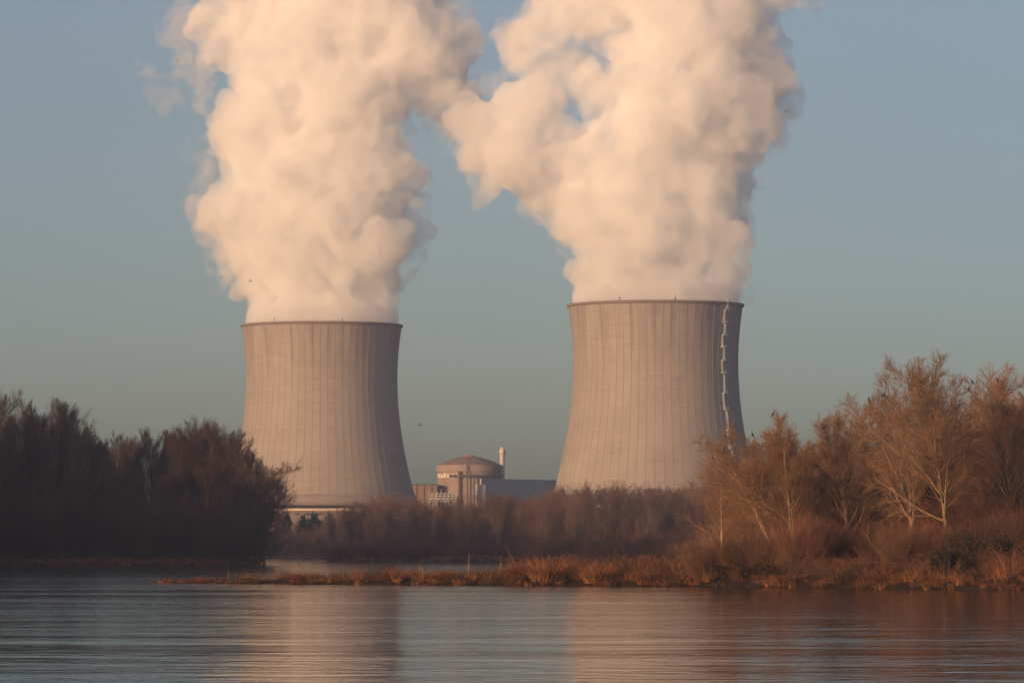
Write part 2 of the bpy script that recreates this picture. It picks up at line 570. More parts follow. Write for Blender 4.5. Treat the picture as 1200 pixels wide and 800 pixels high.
zz_, side_ = 121.5, 0.7
secs = []
lens = [5.2, 6.0, 6.0, 5.6, 6.4, 6.0, 9.5, 7.8, 10.0, 8.6, 8.0, 8.0, 7.5, 7.0]
for L_ in lens:
    secs.append((zz_, zz_ - L_, side_)); zz_ -= L_; side_ = -side_
for (za, zb, sd) in secs:
    n_ = max(2, int((za - zb) / 1.1))
    for dx, dr in ((-0.36, 0.5), (0.36, 0.5), (-0.36, 1.2), (0.36, 1.2)):
        for k in range(n_):
            z1, z2 = za + (zb - za) * k / n_, za + (zb - za) * (k + 1) / n_
            add_rod(bm, lad_pt(z1, dr, sd + dx), lad_pt(z2, dr, sd + dx), 0.075, 4)
    for k in range(n_ + 1):
        z1 = za + (zb - za) * k / n_
        for A_, B_ in (((-0.36, 1.2), (0.36, 1.2)), ((-0.36, 0.5), (-0.36, 1.2)), ((0.36, 0.5), (0.36, 1.2)), ((-0.36, 0.5), (0.36, 0.5))):
            add_rod(bm, lad_pt(z1, A_[1], sd + A_[0]), lad_pt(z1, B_[1], sd + B_[0]), 0.08, 4)
lad = obj('ladder', bm_mesh('ladder', bm, M['white']), tr)
lad['label'] = 'white caged ladder in staggered sections'
for k_, (za, zb, sd) in enumerate(secs[1:]):
    bm = bmesh.new()
    p = lad_pt(za, 1.1, 0)
    add_box(bm, p, (2.7, 1.5, 0.16), LA)
    for sx in (-1.28, 1.28):
        q = p + Matrix.Rotation(LA, 3, 'Z') @ Vector((sx, -0.75, 0))
        add_rod(bm, q, q + Vector((0, 0, 1.2)), 0.07, 4)
    q1 = p + Matrix.Rotation(LA, 3, 'Z') @ Vector((-1.28, -0.75, 0.6))
    q2 = p + Matrix.Rotation(LA, 3, 'Z') @ Vector((1.28, -0.75, 0.6))
    add_box(bm, (q1 + q2) / 2, (2.5, 0.06, 0.7), LA)
    obj('landing', bm_mesh('landing', bm, M['white']), lad)


# ------------------------------------------------------------------ reactor building and halls
def zpix(py, Y): return at(600, py, Y)[2]


RY = 2500.0
k_ = RY / F
rc = at(550.5, 560, RY)
t = thing('reactor_building', 'domed round reactor building with pale chimney between the two cooling towers', 'reactor building', (rc[0], rc[1], TZ))
zb_, zt_ = zpix(553, RY) - TZ, zpix(545, RY) - TZ
ztop = zpix(535.2, RY) - TZ
bm = bmesh.new()
add_lathe(bm, [(18.6, -3), (18.6, zb_ - 0.02)], 72)
obj('containment_wall', bm_mesh('containment_wall', bm, M['dome'], True), t)
bm = bmesh.new()
add_lathe(bm, [(18.5, zb_), (19.5, zb_), (19.5, zt_), (18.9, zt_ + 0.01), (18.4, zt_)], 72, True)
obj('ring_beam', bm_mesh('ring_beam', bm, M['dome']), t)
bm = bmesh.new()
prof = [(18.9, zt_ + 0.03)]
for i in range(1, 11):
    s = i / 10
    prof.append((18.9 + (3.4 - 18.9) * s, zt_ + (ztop - zt_) * (1 - (1 - s) ** 1.55)))
add_lathe(bm, prof, 72)
rf = obj('dome_roof', bm_mesh('dome_roof', bm, M['domeroof'], True), t)
bm = bmesh.new()
rg = add_lathe(bm, [(4.1, ztop - 0.5), (4.1, ztop + 0.35), (3.2, ztop + 0.75)], 36)
bm.faces.new(rg[-1])
obj('dome_cap', bm_mesh('dome_cap', bm, M['capred']), rf)
bm = bmesh.new()               # weathered pale patches: a row of recess panels on the lit side
for i in range(7):
    a = math.radians(-78 + i * 9.5)
    add_box(bm, (18.62 * math.sin(a), -18.62 * math.cos(a), zb_ - 2.0 - 0.25 * (i % 3)), (2.3, 0.3, 2.2 + 0.5 * (i % 2)), a)
obj('pale_panel', bm_mesh('pale_panel', bm, M['pale']), t)
bm = bmesh.new()
for i in range(30):            # dark pipe gallery round the right of the wall
    a0, a1 = math.radians(-35 + i * 3.6), math.radians(-35 + (i + 1) * 3.6)
    am = (a0 + a1) / 2
    add_box(bm, (19.6 * math.sin(am), -19.6 * math.cos(am), zpix(558, RY) - TZ), (1.2, 2.0, 1.5), am)
obj('pipe_gallery', bm_mesh('pipe_gallery', bm, M['darksteel']), t)
for px, y0, y1, r in ((538, 552.5, 578, 0.75), (548.2, 545, 578, 0.35), (556, 558, 578, 0.3), (561, 557, 578, 0.3)):
    bm = bmesh.new()
    x = at(px, 560, RY)[0] - rc[0]
    y = -math.sqrt(max(20.6 ** 2 - x * x, 4))
    add_rod(bm, (x, y, zpix(y1, RY) - TZ - 8), (x, y, zpix(y0, RY) - TZ), r, 10)
    obj('riser_pipe', bm_mesh('riser_pipe', bm, M['darksteel'] if r < 0.5 else M['brownwall']), t)
bm = bmesh.new()
xa, xb = at(577, 550, RY)[0] - rc[0], at(590.5, 550, RY)[0] - rc[0]
zt2 = zpix(544.6, RY) - TZ
vsx = add_box(bm, ((xa + xb) / 2, 6, (zt2 - 3) / 2), (xb - xa, 14, zt2 + 3))
bmesh.ops.bevel(bm, geom=bm.edges[:], offset=0.25, segments=1, affect='EDGES')
obj('stair_tower', bm_mesh('stair_tower', bm, M['domeroof']), t)
bm = bmesh.new()
xc = at(588.6, 540, RY)[0] - rc[0]
zc1 = zpix(524.8, RY) - TZ
add_lathe(bm, [(1.45, zt2 - 12), (1.40, zc1 - 3.2), (1.9, zc1 - 2.7), (1.9, zc1 - 1.9), (1.4, zc1 - 1.6), (1.4, zc1), (1.1, zc1), (1.1, zc1 - 2)], 24)
bmesh.ops.translate(bm, verts=bm.verts[:], vec=(xc, -2.6, 0))
ch = obj('chimney', bm_mesh('chimney', bm, M['pale'], True), t)
for kx in (-1, 1):
    bm = bmesh.new()
    add_box(bm, (xc + 1.9 * kx, -2.6, zc1 - 2.4), (0.8, 0.9, 1.6))
    obj('vent_box', bm_mesh('vent_box', bm, M['domeroof']), ch)

# long low annex, left of the dome
bm = bmesh.new()
a_, b_ = at(455, 575, 2480), at(512, 575, 2480)
zt3 = zpix(568, 2480)
add_box(bm, (0, 8, (zt3 - TZ - 3) / 2), (b_[0] - a_[0], 16, zt3 - TZ + 3))
t = thing('annex_building', 'long brown flat-roofed annex between the shaded tower flank and the dome', 'building', ((a_[0] + b_[0]) / 2, 2480, TZ))
obj('wall', bm_mesh('wall', bm, M['brownwall']), t)
bm = bmesh.new()
add_box(bm, (0, 8, zt3 - TZ + 0.25), (b_[0] - a_[0] + 0.8, 16.8, 0.5))
obj('roof', bm_mesh('roof', bm, M['darksteel']), t)
for i in range(6):
    bm = bmesh.new()
    add_box(bm, (-(b_[0] - a_[0]) / 2 + 3 + i * 4.4, -0.15, (zt3 - TZ) / 2), (0.5, 0.3, zt3 - TZ - 0.6))
    obj('downpipe', bm_mesh('downpipe', bm, M['darksteel']), t)

# steel gantry with pale pipes in front of the dome
GY = 2440.0
g0, g1 = at(503, 580, GY), at(536, 580, GY)
t = thing('pipe_gantry', 'pale steel pipe gantry standing low in front of the reactor dome', 'gantry', ((g0[0] + g1[0]) / 2, GY, TZ))
w_ = g1[0] - g0[0]; zg = zpix(576, GY) - TZ
bm = bmesh.new()
for i in range(8):
    for yy in (-2, 2):
        add_rod(bm, (-w_ / 2 + w_ * i / 7, yy, -1), (-w_ / 2 + w_ * i / 7, yy, zg - (0.0 if i % 3 else -1.2)), 0.28, 6)
for zz in (zg - 1.0, zg - 5.0):
    for yy in (-2, 2):
        add_box(bm, (0, yy, zz), (w_ + 1, 0.45, 0.5))
obj('frame', bm_mesh('frame', bm, M['galv']), t)
for i, zz in enumerate((zg - 2.4, zg - 3.8)):
    bm = bmesh.new()
    add_rod(bm, (-w_ / 2, -1 + i * 1.6, zz), (w_ / 2, -1 + i * 1.6, zz), 0.55, 10)
    obj('pipe', bm_mesh('pipe', bm, M['pale']), t)
bm = bmesh.new()
add_box(bm, (w_ * 0.15, 3.2, zg - 4), (w_ * 0.5, 1.5, 5.5))
obj('cabinet', bm_mesh('cabinet', bm, M['steelblue']), t)

# turbine hall with rounded corners, running back behind the right tower
HY = 2420.0
c_ = at(565, 575, HY)
rot = math.radians(50)
t = thing('turbine_hall', 'long blue-grey hall with rounded corners running behind the right cooling tower', 'building', (c_[0], c_[1], TZ), rot)
Lh, Wh, Hh = 105.0, 7.4, zpix(560.5, HY) - TZ
bm = bmesh.new()
add_box(bm, (Lh / 2, Wh / 2, (Hh - 3) / 2), (Lh, Wh, Hh + 3))
ed = [e for e in bm.edges if all(v.co.z > 0 for v in e.verts) or abs(e.verts[0].co.z - e.verts[1].co.z) > 1]
bmesh.ops.bevel(bm, geom=ed, offset=3.2, segments=8, affect='EDGES')
for f in bm.faces: f.smooth = True
hw = obj('cladding', bm_mesh('cladding', bm, M['steelblue']), t)  # blue-grey colour also carries the shade on this long wall
me = hw.data; me.materials.append(M['pale'])
for p in me.polygons:
    if p.center.x < 3.3: p.material_index = 1  # sunlit end: its brightness is put into a paler colour
bm = bmesh.new()
for i in range(9):
    add_box(bm, (10 + i * 10.5, 0.0, Hh * 0.45), (0.5, 0.25, Hh * 0.72))
obj('wall_rib', bm_mesh('wall_rib', bm, M['darksteel']), t)


# ------------------------------------------------------------------ steam plumes
def ico(sub):
    b = bmesh.new(); bmesh.ops.create_icosphere(b, subdivisions=sub, radius=1.0)
    v = np.array([x.co[:] for x in b.verts]); f = np.array([[x.index for x in q.verts] for q in b.faces]); b.free()
    return v, f


ICO = {s: ico(s) for s in (1, 2, 3)}


def spheres_mesh(C, R, sub=2):
    v, f = ICO[sub]
    V = (v[None] * R[:, None, None] + C[:, None]).reshape(-1, 3)
    Fc = (f[None] + (np.arange(len(C)) * len(v))[:, None, None]).reshape(-1, 3)
    return V, Fc


def remesh(V, Fc, voxel):
    me = np_mesh('tmp', V, [Fc])
    o = obj('tmp', me)
    md = o.modifiers.new('r', 'REMESH'); md.mode = 'VOXEL'; md.voxel_size = voxel; md.use_smooth_shade = True
    dg = bpy.context.evaluated_depsgraph_get(); dg.update()
    out = bpy.data.meshes.new_from_object(o.evaluated_get(dg))
    bpy.data.objects.remove(o); bpy.data.meshes.remove(me)
    return out


def cauliflower(rng, C, R, n2, f2, n3, f3):
    Cs, Rs = [C], [R]
    def on(C, R, n, f, push):
        d = rng.normal(size=(len(C), n, 3)); d /= np.linalg.norm(d, axis=-1, keepdims=True)
        r = R[:, None] * f * (0.6 + 0.8 * rng.random((len(C), n)))
        c = C[:, None] + d * (R[:, None] * push)[..., None]
        return c.reshape(-1, 3), r.ravel()
    c2, r2 = on(C, R, n2, f2, 0.88)
    c3, r3 = on(c2, r2, n3, f3, 0.92)
    return np.concatenate([C, c2, c3]), np.concatenate([R, r2, r3])


def plume_mesh(name, seed, blobs, Y, base, voxel, amp, mat, scale=1.0, zmin=123.5, sub=(9, 0.42, 6, 0.42)):
    rng = np.random.default_rng(seed)
    C, R = [], []
    for b in blobs:
        px, py, r = b[:3]
        dy = b[3] if len(b) > 3 else rng.normal() * 10
        C.append(at(px, py, Y + dy)); R.append(r * Y / F * scale)
    C, R = cauliflower(rng, np.array(C), np.array(R), *sub)
    if base is not None:
        hd = np.hypot(C[:, 0] - base[0], C[:, 1] - base[1])
        keep = ((C[:, 2] - R) > zmin - 2) | ((hd + R < 40.5) & (C[:, 2] - R > 112))
        C, R = C[keep], R[keep]
    V, Fc = spheres_mesh(C, R, 2)
    if base is not None:
        b = bmesh.new()
        rg = add_lathe(b, [(37.3, 104), (38.6, 112), (39.6, 118), (40.3, 121.6), (40.2, 125), (38.5, 129), (30, 133)], 64)
        b.faces.new(rg[-1]); b.faces.new(rg[0][::-1])
        bmesh.ops.translate(b, verts=b.verts[:], vec=(base[0], base[1], 0))
        bmesh.ops.triangulate(b, faces=b.faces[:])
        b.verts.index_update()
        v2 = np.array([x.co[:] for x in b.verts]); f2 = np.array([[x.index for x in q.verts] for q in b.faces]); b.free()
        Fc = np.concatenate([Fc, f2 + len(V)]); V = np.concatenate([V, v2])
    me = remesh(V, Fc, voxel)
    n = len(me.vertices)
    co = np.empty(n * 3, np.float32); me.vertices.foreach_get('co', co); co = co.reshape(-1, 3)
    no = np.empty(n * 3, np.float32); me.vertices.foreach_get('normal', no); no = no.reshape(-1, 3)
    d = np.empty(n)
    off = Vector((seed * 7.1, seed * 3.3, 0))
    for i in range(n):
        p = Vector(co[i]) / 13.0 + off
        d[i] = mnoise.fractal(p, 0.9, 2.1, 5, noise_basis='PERLIN_ORIGINAL')
    h = np.clip((co[:, 2] - 120) / 14, 0, 1) if base is not None else 1.0
    co = co + no * (d * amp * h)[:, None].astype(np.float32)
    me.vertices.foreach_set('co', co.astype(np.float32).ravel())
    me.update()
    me.name = name
    me.materials.clear(); me.materials.append(mat)
    me.polygons.foreach_set('use_smooth', np.ones(len(me.polygons), bool))
    return me


PL = [(330, 320, 42, -5), (380, 325, 45, 5), (430, 325, 42, 0), (310, 295, 42), (360, 290, 50, -12), (420, 290, 48, -8), (445, 285, 34),
      (285, 255, 40, -6), (262, 250, 30), (335, 245, 55), (395, 245, 55, -16), (440, 240, 42), (455, 205, 34), (350, 205, 50), (400, 195, 58, -12),
      (300, 215, 40), (440, 170, 36), (375, 155, 58), (300, 150, 48, -10), (275, 160, 34), (325, 110, 48), (395, 110, 58, -14), (445, 105, 46),
      (300, 80, 36), (350, 60, 52), (420, 50, 58), (480, 65, 46, -10), (515, 50, 36), (500, 95, 30), (530, 90, 24), (380, 5, 60), (300, 15, 44, 15),
      (450, 0, 56), (495, 10, 40), (248, 25, 24, 20), (262, 60, 22, 20), (245, 75, 15, 25), (235, 35, 17, 25), (330, -40, 60), (420, -45, 64), (280, -30, 44, 10), (520, 105, 34, 0), (545, 125, 24, 0), (530, 60, 30, 0), (505, 75, 40, 0)]
PL += [(315, 352, 24, -4), (345, 350, 30, -10), (377, 350, 32, -14), (410, 350, 30, -10), (440, 352, 24, -4), (360, 348, 30, 14), (400, 348, 30, 14)]
PR = [(715, 310, 44, -5), (770, 310, 46, 4), (825, 315, 44, 0), (710, 275, 44), (765, 270, 52, -10), (825, 270, 44), (850, 300, 24), (845, 330, 22),
      (680, 250, 34), (700, 225, 46), (755, 220, 56, -12), (820, 225, 48), (838, 255, 30), (650, 225, 32), (622, 205, 32), (600, 180, 36, -6), (572, 165, 30),
      (640, 170, 38, 8), (600, 140, 36), (635, 125, 34), (625, 108, 22), (555, 150, 24), (560, 185, 18), (545, 125, 20), (572, 230, 10, 4), (576, 215, 12, 4), (670, 200, 36), (690, 185, 30),
      (760, 165, 52, -12), (805, 170, 54), (845, 190, 40), (870, 165, 34), (730, 190, 30), (860, 120, 46), (800, 110, 56, -14), (760, 110, 34, -10), (885, 100, 40), (895, 140, 26),
      (905, 90, 26), (850, 70, 50), (795, 55, 52), (880, 45, 36), (840, 15, 54), (775, 5, 46, -8), (715, 20, 34, 4), (675, 22, 34, 6), (640, 32, 30, 6), (612, 48, 26, 8), (622, 62, 26, 8),
      (655, 75, 26, 8), (690, 98, 24, 6), (712, 112, 24, 4), (690, 118, 18, 4), (725, 90, 22), (740, 55, 26), (885, 0, 26), (700, -20, 40), (640, -15, 30, 10), (770, -40, 56), (840, -40, 56), (918, 2, 11), (935, 1, 9), (905, -6, 14)]
PR += [(702, 332, 26, -4), (733, 330, 32, -10), (768, 330, 34, -14), (803, 330, 32, -10), (834, 332, 26, -4), (750, 328, 32, 14), (790, 328, 32, 14)]
WL = [(205, 50, 20, 30), (196, 38, 14, 30), (220, 75, 22, 30), (215, 20, 20, 30), (232, 95, 18, 28), (240, 120, 16, 26), (245, 200, 18, 22), (236, 215, 15, 22), (232, 245, 14, 18), (240, 270, 18, 16), (250, 285, 14, 14),
      (255, 185, 14, 20), (238, 180, 9, 22), (225, 175, 6, 22), (468, 240, 26, 14), (482, 215, 22, 14), (488, 195, 14, 14), (478, 270, 24, 12), (486, 300, 14, 10), (470, 320, 18, 8), (475, 180, 14, 14), (258, 310, 18, 8), (270, 335, 12, 6),
      (540, 40, 16, 6), (552, 60, 10, 6), (505, 110, 22, 6), (520, 125, 18, 6), (540, 110, 22, 6), (530, 150, 16, 6), (510, 145, 10, 6), (470, 145, 16, 10), (545, 15, 12, 6)]
WR = [(870, 215, 26, 14), (890, 190, 24, 14), (905, 165, 20, 12), (918, 135, 18, 12), (925, 105, 14, 10), (868, 245, 20, 14), (862, 275, 20, 14), (872, 290, 12, 14), (868, 320, 14, 10), (868, 340, 10, 8), (880, 170, 22, 14),
      (585, 215, 16, 6), (568, 240, 9, 6), (560, 205, 14, 6), (545, 190, 14, 6), (530, 170, 14, 6), (530, 140, 16, 6), (640, 245, 20, 6), (660, 262, 16, 6), (590, 28, 12, 8), (600, 70, 16, 8), (630, 90, 18, 8), (590, 90, 8, 8), (575, 100, 12, 8),
      (690, 60, 14, 14), (700, 150, 26, 14), (720, 165, 22, 14), (710, 80, 14, 14), (925, 8, 14, 4), (948, 3, 7, 4)]
for nme, seed, core, wisp, Yp, T, lab in (
        ('steam_plume', 3, PL, WL, 2275, LT, 'thick peach-lit steam column rising from the left cooling tower beside the dark wood'),
        ('steam_plume', 8, PR, WR, 2083, RT, 'billowing steam column with a trailing left arm above the tower with the ladder')):
    t = thing(nme, lab, 'steam plume', (T[0], T[1], 121), 0, 'steam rising from the cooling towers')
    t['kind'] = 'thing'
    for pn, me in (('dense_steam', plume_mesh('dense_steam', seed, core, Yp, T, 1.5, 3.4, M['steam'])),
                   ('thin_steam', plume_mesh('thin_steam', seed + 20, [(*b[:2], b[2] * 1.0, *(b[3:])) for b in core if b[1] < 300] + [(b_[0], b_[1], max(b_[2], 13), *b_[3:]) for b_ in wisp], Yp, None, 2.0, 4.5, M['wisp'], 1.05, sub=(9, 0.42, 5, 0.42)))):
        o = obj(pn, me, t)
        o.location = (-T[0], -T[1], -121)
# small loose scrap of steam drifting beside the left plume
ws = [(160, 78, 10, 30), (172, 85, 12, 30), (182, 98, 14, 30), (190, 110, 15, 30), (195, 122, 12, 30), (178, 108, 11, 30), (202, 95, 11, 30), (192, 132, 9, 30), (206, 112, 10, 30)]
me = plume_mesh('steam_wisp', 41, ws, 2275, None, 1.2, 1.8, M['drift'], 1.0, sub=(6, 0.5, 4, 0.5))
o = obj('steam_wisp', me)
tag(o, 'faint grey scrap of steam adrift in open sky left of the columns', 'steam wisp', kind='thing')


# ------------------------------------------------------------------ trees
def unit(v): return v / np.maximum(np.linalg.norm(v, axis=-1, keepdims=True), 1e-9)


def sprout(rng, P, R, L, n, t0, t1, ang, lr, m, up, wob, rr, shape=None, rmin=0.006, angj=0.25, tpow=1.0):
    B, Mm, _ = P.shape
    s = (np.arange(n)[None] + rng.random((B, n))) / n
    t = t0 + (t1 - t0) * s ** tpow
    f = t * (Mm - 1); i = np.clip(f.astype(int), 0, Mm - 2); w = (f - i)[..., None]
    bi = np.arange(B)[:, None]
    pos = P[bi, i] * (1 - w) + P[bi, i + 1] * w
    tan = unit(P[bi, i + 1] - P[bi, i])
    rad = R[bi, i] * (1 - w[..., 0]) + R[bi, i + 1] * w[..., 0]
    ref = np.where(np.abs(tan[..., 2:3]) > 0.9, np.array([1.0, 0, 0]), np.array([0, 0, 1.0]))
    u = unit(np.cross(tan, ref)); v = np.cross(tan, u)
    az = (np.arange(n)[None] * 2.39996 + rng.random((B, 1)) * 6.283 + rng.normal(size=(B, n)) * 0.5)[..., None]
    a = (ang * (1 + angj * rng.normal(size=(B, n))))[..., None]
    d = np.cos(a) * tan + np.sin(a) * (np.cos(az) * u + np.sin(az) * v)
    sh = shape(t) if shape else 1.0
    Lc = L[:, None] * lr * sh * (0.7 + 0.6 * rng.random((B, n)))
    pts = np.empty((B, n, m, 3)); pts[:, :, 0] = pos
    for j in range(1, m):
        d = unit(d + np.array([0, 0, up / (m - 1)]) + rng.normal(size=d.shape) * wob)
        pts[:, :, j] = pts[:, :, j - 1] + d * (Lc / (m - 1))[..., None]
    r0 = np.maximum(np.minimum(rad * 0.7, rr * Lc), rmin)
    k = np.linspace(0, 1, m)
    rads = np.maximum(r0[..., None] * (1 - 0.75 * k), rmin * 0.7)
    return pts.reshape(B * n, m, 3), rads.reshape(B * n, m), Lc.ravel()


def tubes(P, R, s):
    B, m, _ = P.shape
    T = np.empty_like(P)
    T[:, 1:-1] = P[:, 2:] - P[:, :-2]; T[:, 0] = P[:, 1] - P[:, 0]; T[:, -1] = P[:, -1] - P[:, -2]
    T = unit(T)
    ref = np.where(np.abs(T[:, :1, 2:3]) > 0.85, np.array([1.0, 0, 0]), np.array([0, 0, 1.0]))
    u = unit(np.cross(T, ref)); v = np.cross(T, u)
    a = np.arange(s) * 2 * PI / s
    ring = P[:, :, None] + R[:, :, None, None] * (np.cos(a)[None, None, :, None] * u[:, :, None] + np.sin(a)[None, None, :, None] * v[:, :, None])
    V = ring.reshape(-1, 3)
    b = (np.arange(B) * m * s)[:, None, None]; j = (np.arange(m - 1) * s)[None, :, None]; k = np.arange(s)[None, None]
    k2 = (k + 1) % s
    q = np.stack([b + j + k, b + j + k2, b + j + s + k2, b + j + s + k], -1).reshape(-1, 4)
    return V, q


def join(parts):
    Vs, Qs, n = [], [], 0
    for V, q in parts:
        Vs.append(V); Qs.append(q + n); n += len(V)
    return np.concatenate(Vs), np.concatenate(Qs)


def trunk(rng, H, r, lean=(0, 0), wob=0.05, m=9, base=(0, 0), up=0.0):
    P = np.zeros((1, m, 3)); P[0, 0] = (base[0], base[1], -0.6)
    d = unit(np.array([lean[0], lean[1], 1.0]))
    for j in range(1, m):
        d = unit(d + rng.normal(size=3) * wob * np.array([1, 1, 0.2]) + np.array([0, 0, up / m]))
        P[0, j] = P[0, j - 1] + d * (H + 0.6) / (m - 1)
    k = np.linspace(0, 1, m)
    R = (r * (1 - 0.88 * k))[None]
    R[0, 0] *= 1.35
    return P, R, np.array([H])


def build_tree(seed, kind, H):
    """returns (trunk V,q), (crown V,q), crown points"""
    rng = np.random.default_rng(seed)
    wood, fine = [], []
    if kind == 'spread':                     # open crowned riverside tree, forks low
        P, R, L = trunk(rng, H * 0.95, H * 0.013, (rng.normal() * 0.06, rng.normal() * 0.06), 0.06)
        wood.append(tubes(P, R, 8))
        a = sprout(rng, P, R, L, 24, 0.24, 0.95, 0.80, 0.52, 8, 0.42, 0.10, 0.018, lambda t: 1.15 - 0.85 * t)
        wood.append(tubes(a[0], a[1], 6))
        b = sprout(rng, *a, 12, 0.15, 0.98, 0.70, 0.42, 6, 0.30, 0.11, 0.014, lambda t: 1.15 - 0.6 * t)
        b = (b[0], np.maximum(b[1], 0.027), b[2])
        fine.append(tubes(b[0], b[1], 4))
        c = sprout(rng, *b, 9, 0.15, 1.0, 0.65, 0.45, 5, 0.25, 0.12, 0.012, None, 0.017)
        fine.append(tubes(c[0], c[1], 3))
        e = sprout(rng, *c, 5, 0.15, 1.0, 0.6, 0.6, 3, 0.2, 0.12, 0.010, None, 0.010)
        fine.append(tubes(e[0], e[1], 3))
    elif kind == 'lean':                     # several stems leaning out
        for k in range(4):
            ln = [(-0.52, 0.1), (-0.34, -0.1), (-0.2, 0.2), (-0.06, -0.15)][k]
            P, R, L = trunk(rng, H * (0.92 - 0.06 * k + 0.1 * (k == 3)), H * 0.010, ln, 0.06, base=(0.3 * k, 0.2 * k), up=0.25)
            wood.append(tubes(P, R, 7))
            a = sprout(rng, P, R, L, 11, 0.28, 0.97, 0.6, 0.36, 7, 0.25, 0.13, 0.016, lambda t: 1.2 - 0.8 * t)
            wood.append(tubes(a[0], a[1], 5))
            b = sprout(rng, *a, 9, 0.2, 0.98, 0.7, 0.46, 6, 0.1, 0.14, 0.013, lambda t: 1.1 - 0.5 * t, 0.026)
            fine.append(tubes(b[0], b[1], 4))
            c = sprout(rng, *b, 8, 0.15, 1.0, 0.7, 0.52, 4, 0.05, 0.14, 0.011, None, 0.016)
            fine.append(tubes(c[0], c[1], 3))
            e = sprout(rng, *c, 5, 0.15, 1.0, 0.6, 0.55, 3, 0.1, 0.12, 0.010, None, 0.009)
            fine.append(tubes(e[0], e[1], 3))
    elif kind == 'young':                    # thin pale tree, short rising branches from the whole stem
        P, R, L = trunk(rng, H, H * 0.009, (0.01, 0), 0.02)
        wood.append(tubes(P, R, 8))
        a = sprout(rng, P, R, L, 64, 0.16, 0.98, 0.95, 0.34, 6, 0.45, 0.08, 0.009, lambda t: 1.15 - 0.85 * t, 0.018)
        fine.append(tubes(a[0], a[1], 4))
        b = sprout(rng, *a, 16, 0.15, 1.0, 0.7, 0.36, 4, 0.2, 0.11, 0.010, lambda t: 1.1 - 0.5 * t, 0.012)
        fine.append(tubes(b[0], b[1], 3))
        c = sprout(rng, *b, 7, 0.1, 1.0, 0.55, 0.55, 3, 0.2, 0.1, 0.01, None, 0.0085)
        fine.append(tubes(c[0], c[1], 3))
    elif kind == 'tall':                     # tall poplar-like wood tree, steep branches
        P, R, L = trunk(rng, H, H * 0.011, (rng.normal() * 0.04, rng.normal() * 0.04), 0.03)
        wood.append(tubes(P, R, 7))
        a = sprout(rng, P, R, L, 34, 0.06, 0.97, 0.62, 0.33, 7, 0.75, 0.07, 0.013, lambda t: 0.55 + 1.2 * t * (1.25 - t) - 0.55 * t ** 3)
        wood.append(tubes(a[0], a[1], 5))
        b = sprout(rng, *a, 11, 0.12, 1.0, 0.6, 0.36, 5, 0.5, 0.09, 0.013, lambda t: 1.15 - 0.5 * t, 0.03)
        fine.append(tubes(b[0], b[1], 3))
        c = sprout(rng, *b, 8, 0.1, 1.0, 0.6, 0.5, 3, 0.4, 0.1, 0.012, None, 0.022)
        fine.append(tubes(c[0], c[1], 3))
        e = sprout(rng, *c, 4, 0.1, 1.0, 0.55, 0.6, 3, 0.3, 0.1, 0.010, None, 0.018)
        fine.append(tubes(e[0], e[1], 3))
    elif kind == 'far':
        P, R, L = trunk(rng, H, H * 0.010, (rng.normal() * 0.05, rng.normal() * 0.05), 0.04)
        wood.append(tubes(P, R, 6))
        a = sprout(rng, P, R, L, 22, 0.12, 0.96, 0.6, 0.33, 6, 0.6, 0.08, 0.013, lambda t: 0.7 + 1.1 * t * (1.2 - t) - 0.5 * t ** 3)
        wood.append(tubes(a[0], a[1], 4))
        b = sprout(rng, *a, 10, 0.12, 1.0, 0.6, 0.38, 4, 0.4, 0.1, 0.014, None, 0.03)
        fine.append(tubes(b[0], b[1], 3))
        c = sprout(rng, *b, 10, 0.1, 1.0, 0.6, 0.5, 3, 0.3, 0.1, 0.012, None, 0.024)
        fine.append(tubes(c[0], c[1], 3))
    elif kind == 'bush':                     # many thin stems fanning from the ground
        n = 46
        ang = rng.random(n) * 6.283; rr_ = np.sqrt(rng.random(n)) * H * 0.22
        P0 = np.zeros((n, 2, 3)); P0[:, 0, 0] = rr_ * np.cos(ang); P0[:, 0, 1] = rr_ * np.sin(ang); P0[:, 0, 2] = -0.3
        P0[:, 1] = P0[:, 0] + np.array([0, 0, 0.4]) + 0.25 * np.stack([np.cos(ang), np.sin(ang), 0 * ang], -1) * rng.random((n, 1))
        R0 = np.full((n, 2), 0.03); L0 = np.full(n, H)
        a = sprout(rng, P0, R0, L0, 2, 0.5, 1.0, 0.35, 0.85, 8, 0.05, 0.09, 0.006, None, 0.020)
        wood.append(tubes(a[0], a[1], 4))
        b = sprout(rng, *a, 12, 0.15, 1.0, 0.5, 0.34, 4, 0.15, 0.1, 0.008, lambda t: 1.2 - 0.6 * t, 0.013)
        fine.append(tubes(b[0], b[1], 3))
        c = sprout(rng, *b, 5, 0.1, 1.0, 0.5, 0.5, 3, 0.15, 0.1, 0.008, None, 0.0075)
        fine.append(tubes(c[0], c[1], 3))
    elif kind == 'arch':                     # willow scrub arching over and down
        n = 60
        ang = rng.random(n) * 6.283; rr_ = np.sqrt(rng.random(n)) * H * 0.35
        P0 = np.zeros((n, 2, 3)); P0[:, 0, 0] = rr_ * np.cos(ang); P0[:, 0, 1] = rr_ * np.sin(ang); P0[:, 0, 2] = -0.3
        P0[:, 1] = P0[:, 0] + np.array([0, 0, 0.4]) + 0.45 * np.stack([np.cos(ang), np.sin(ang), 0 * ang], -1) * rng.random((n, 1))
        R0 = np.full((n, 2), 0.03); L0 = np.full(n, H)
        a = sprout(rng, P0, R0, L0, 2, 0.5, 1.0, 0.5, 1.5, 10, -1.6, 0.08, 0.005, None, 0.012)
        a[0][:, :, 2] = np.maximum(a[0][:, :, 2], -0.2)
        wood.append(tubes(a[0], a[1], 4))
        b = sprout(rng, *a, 12, 0.2, 1.0, 0.5, 0.24, 4, 0.0, 0.12, 0.008, None, 0.009)
        fine.append(tubes(b[0], b[1], 3))
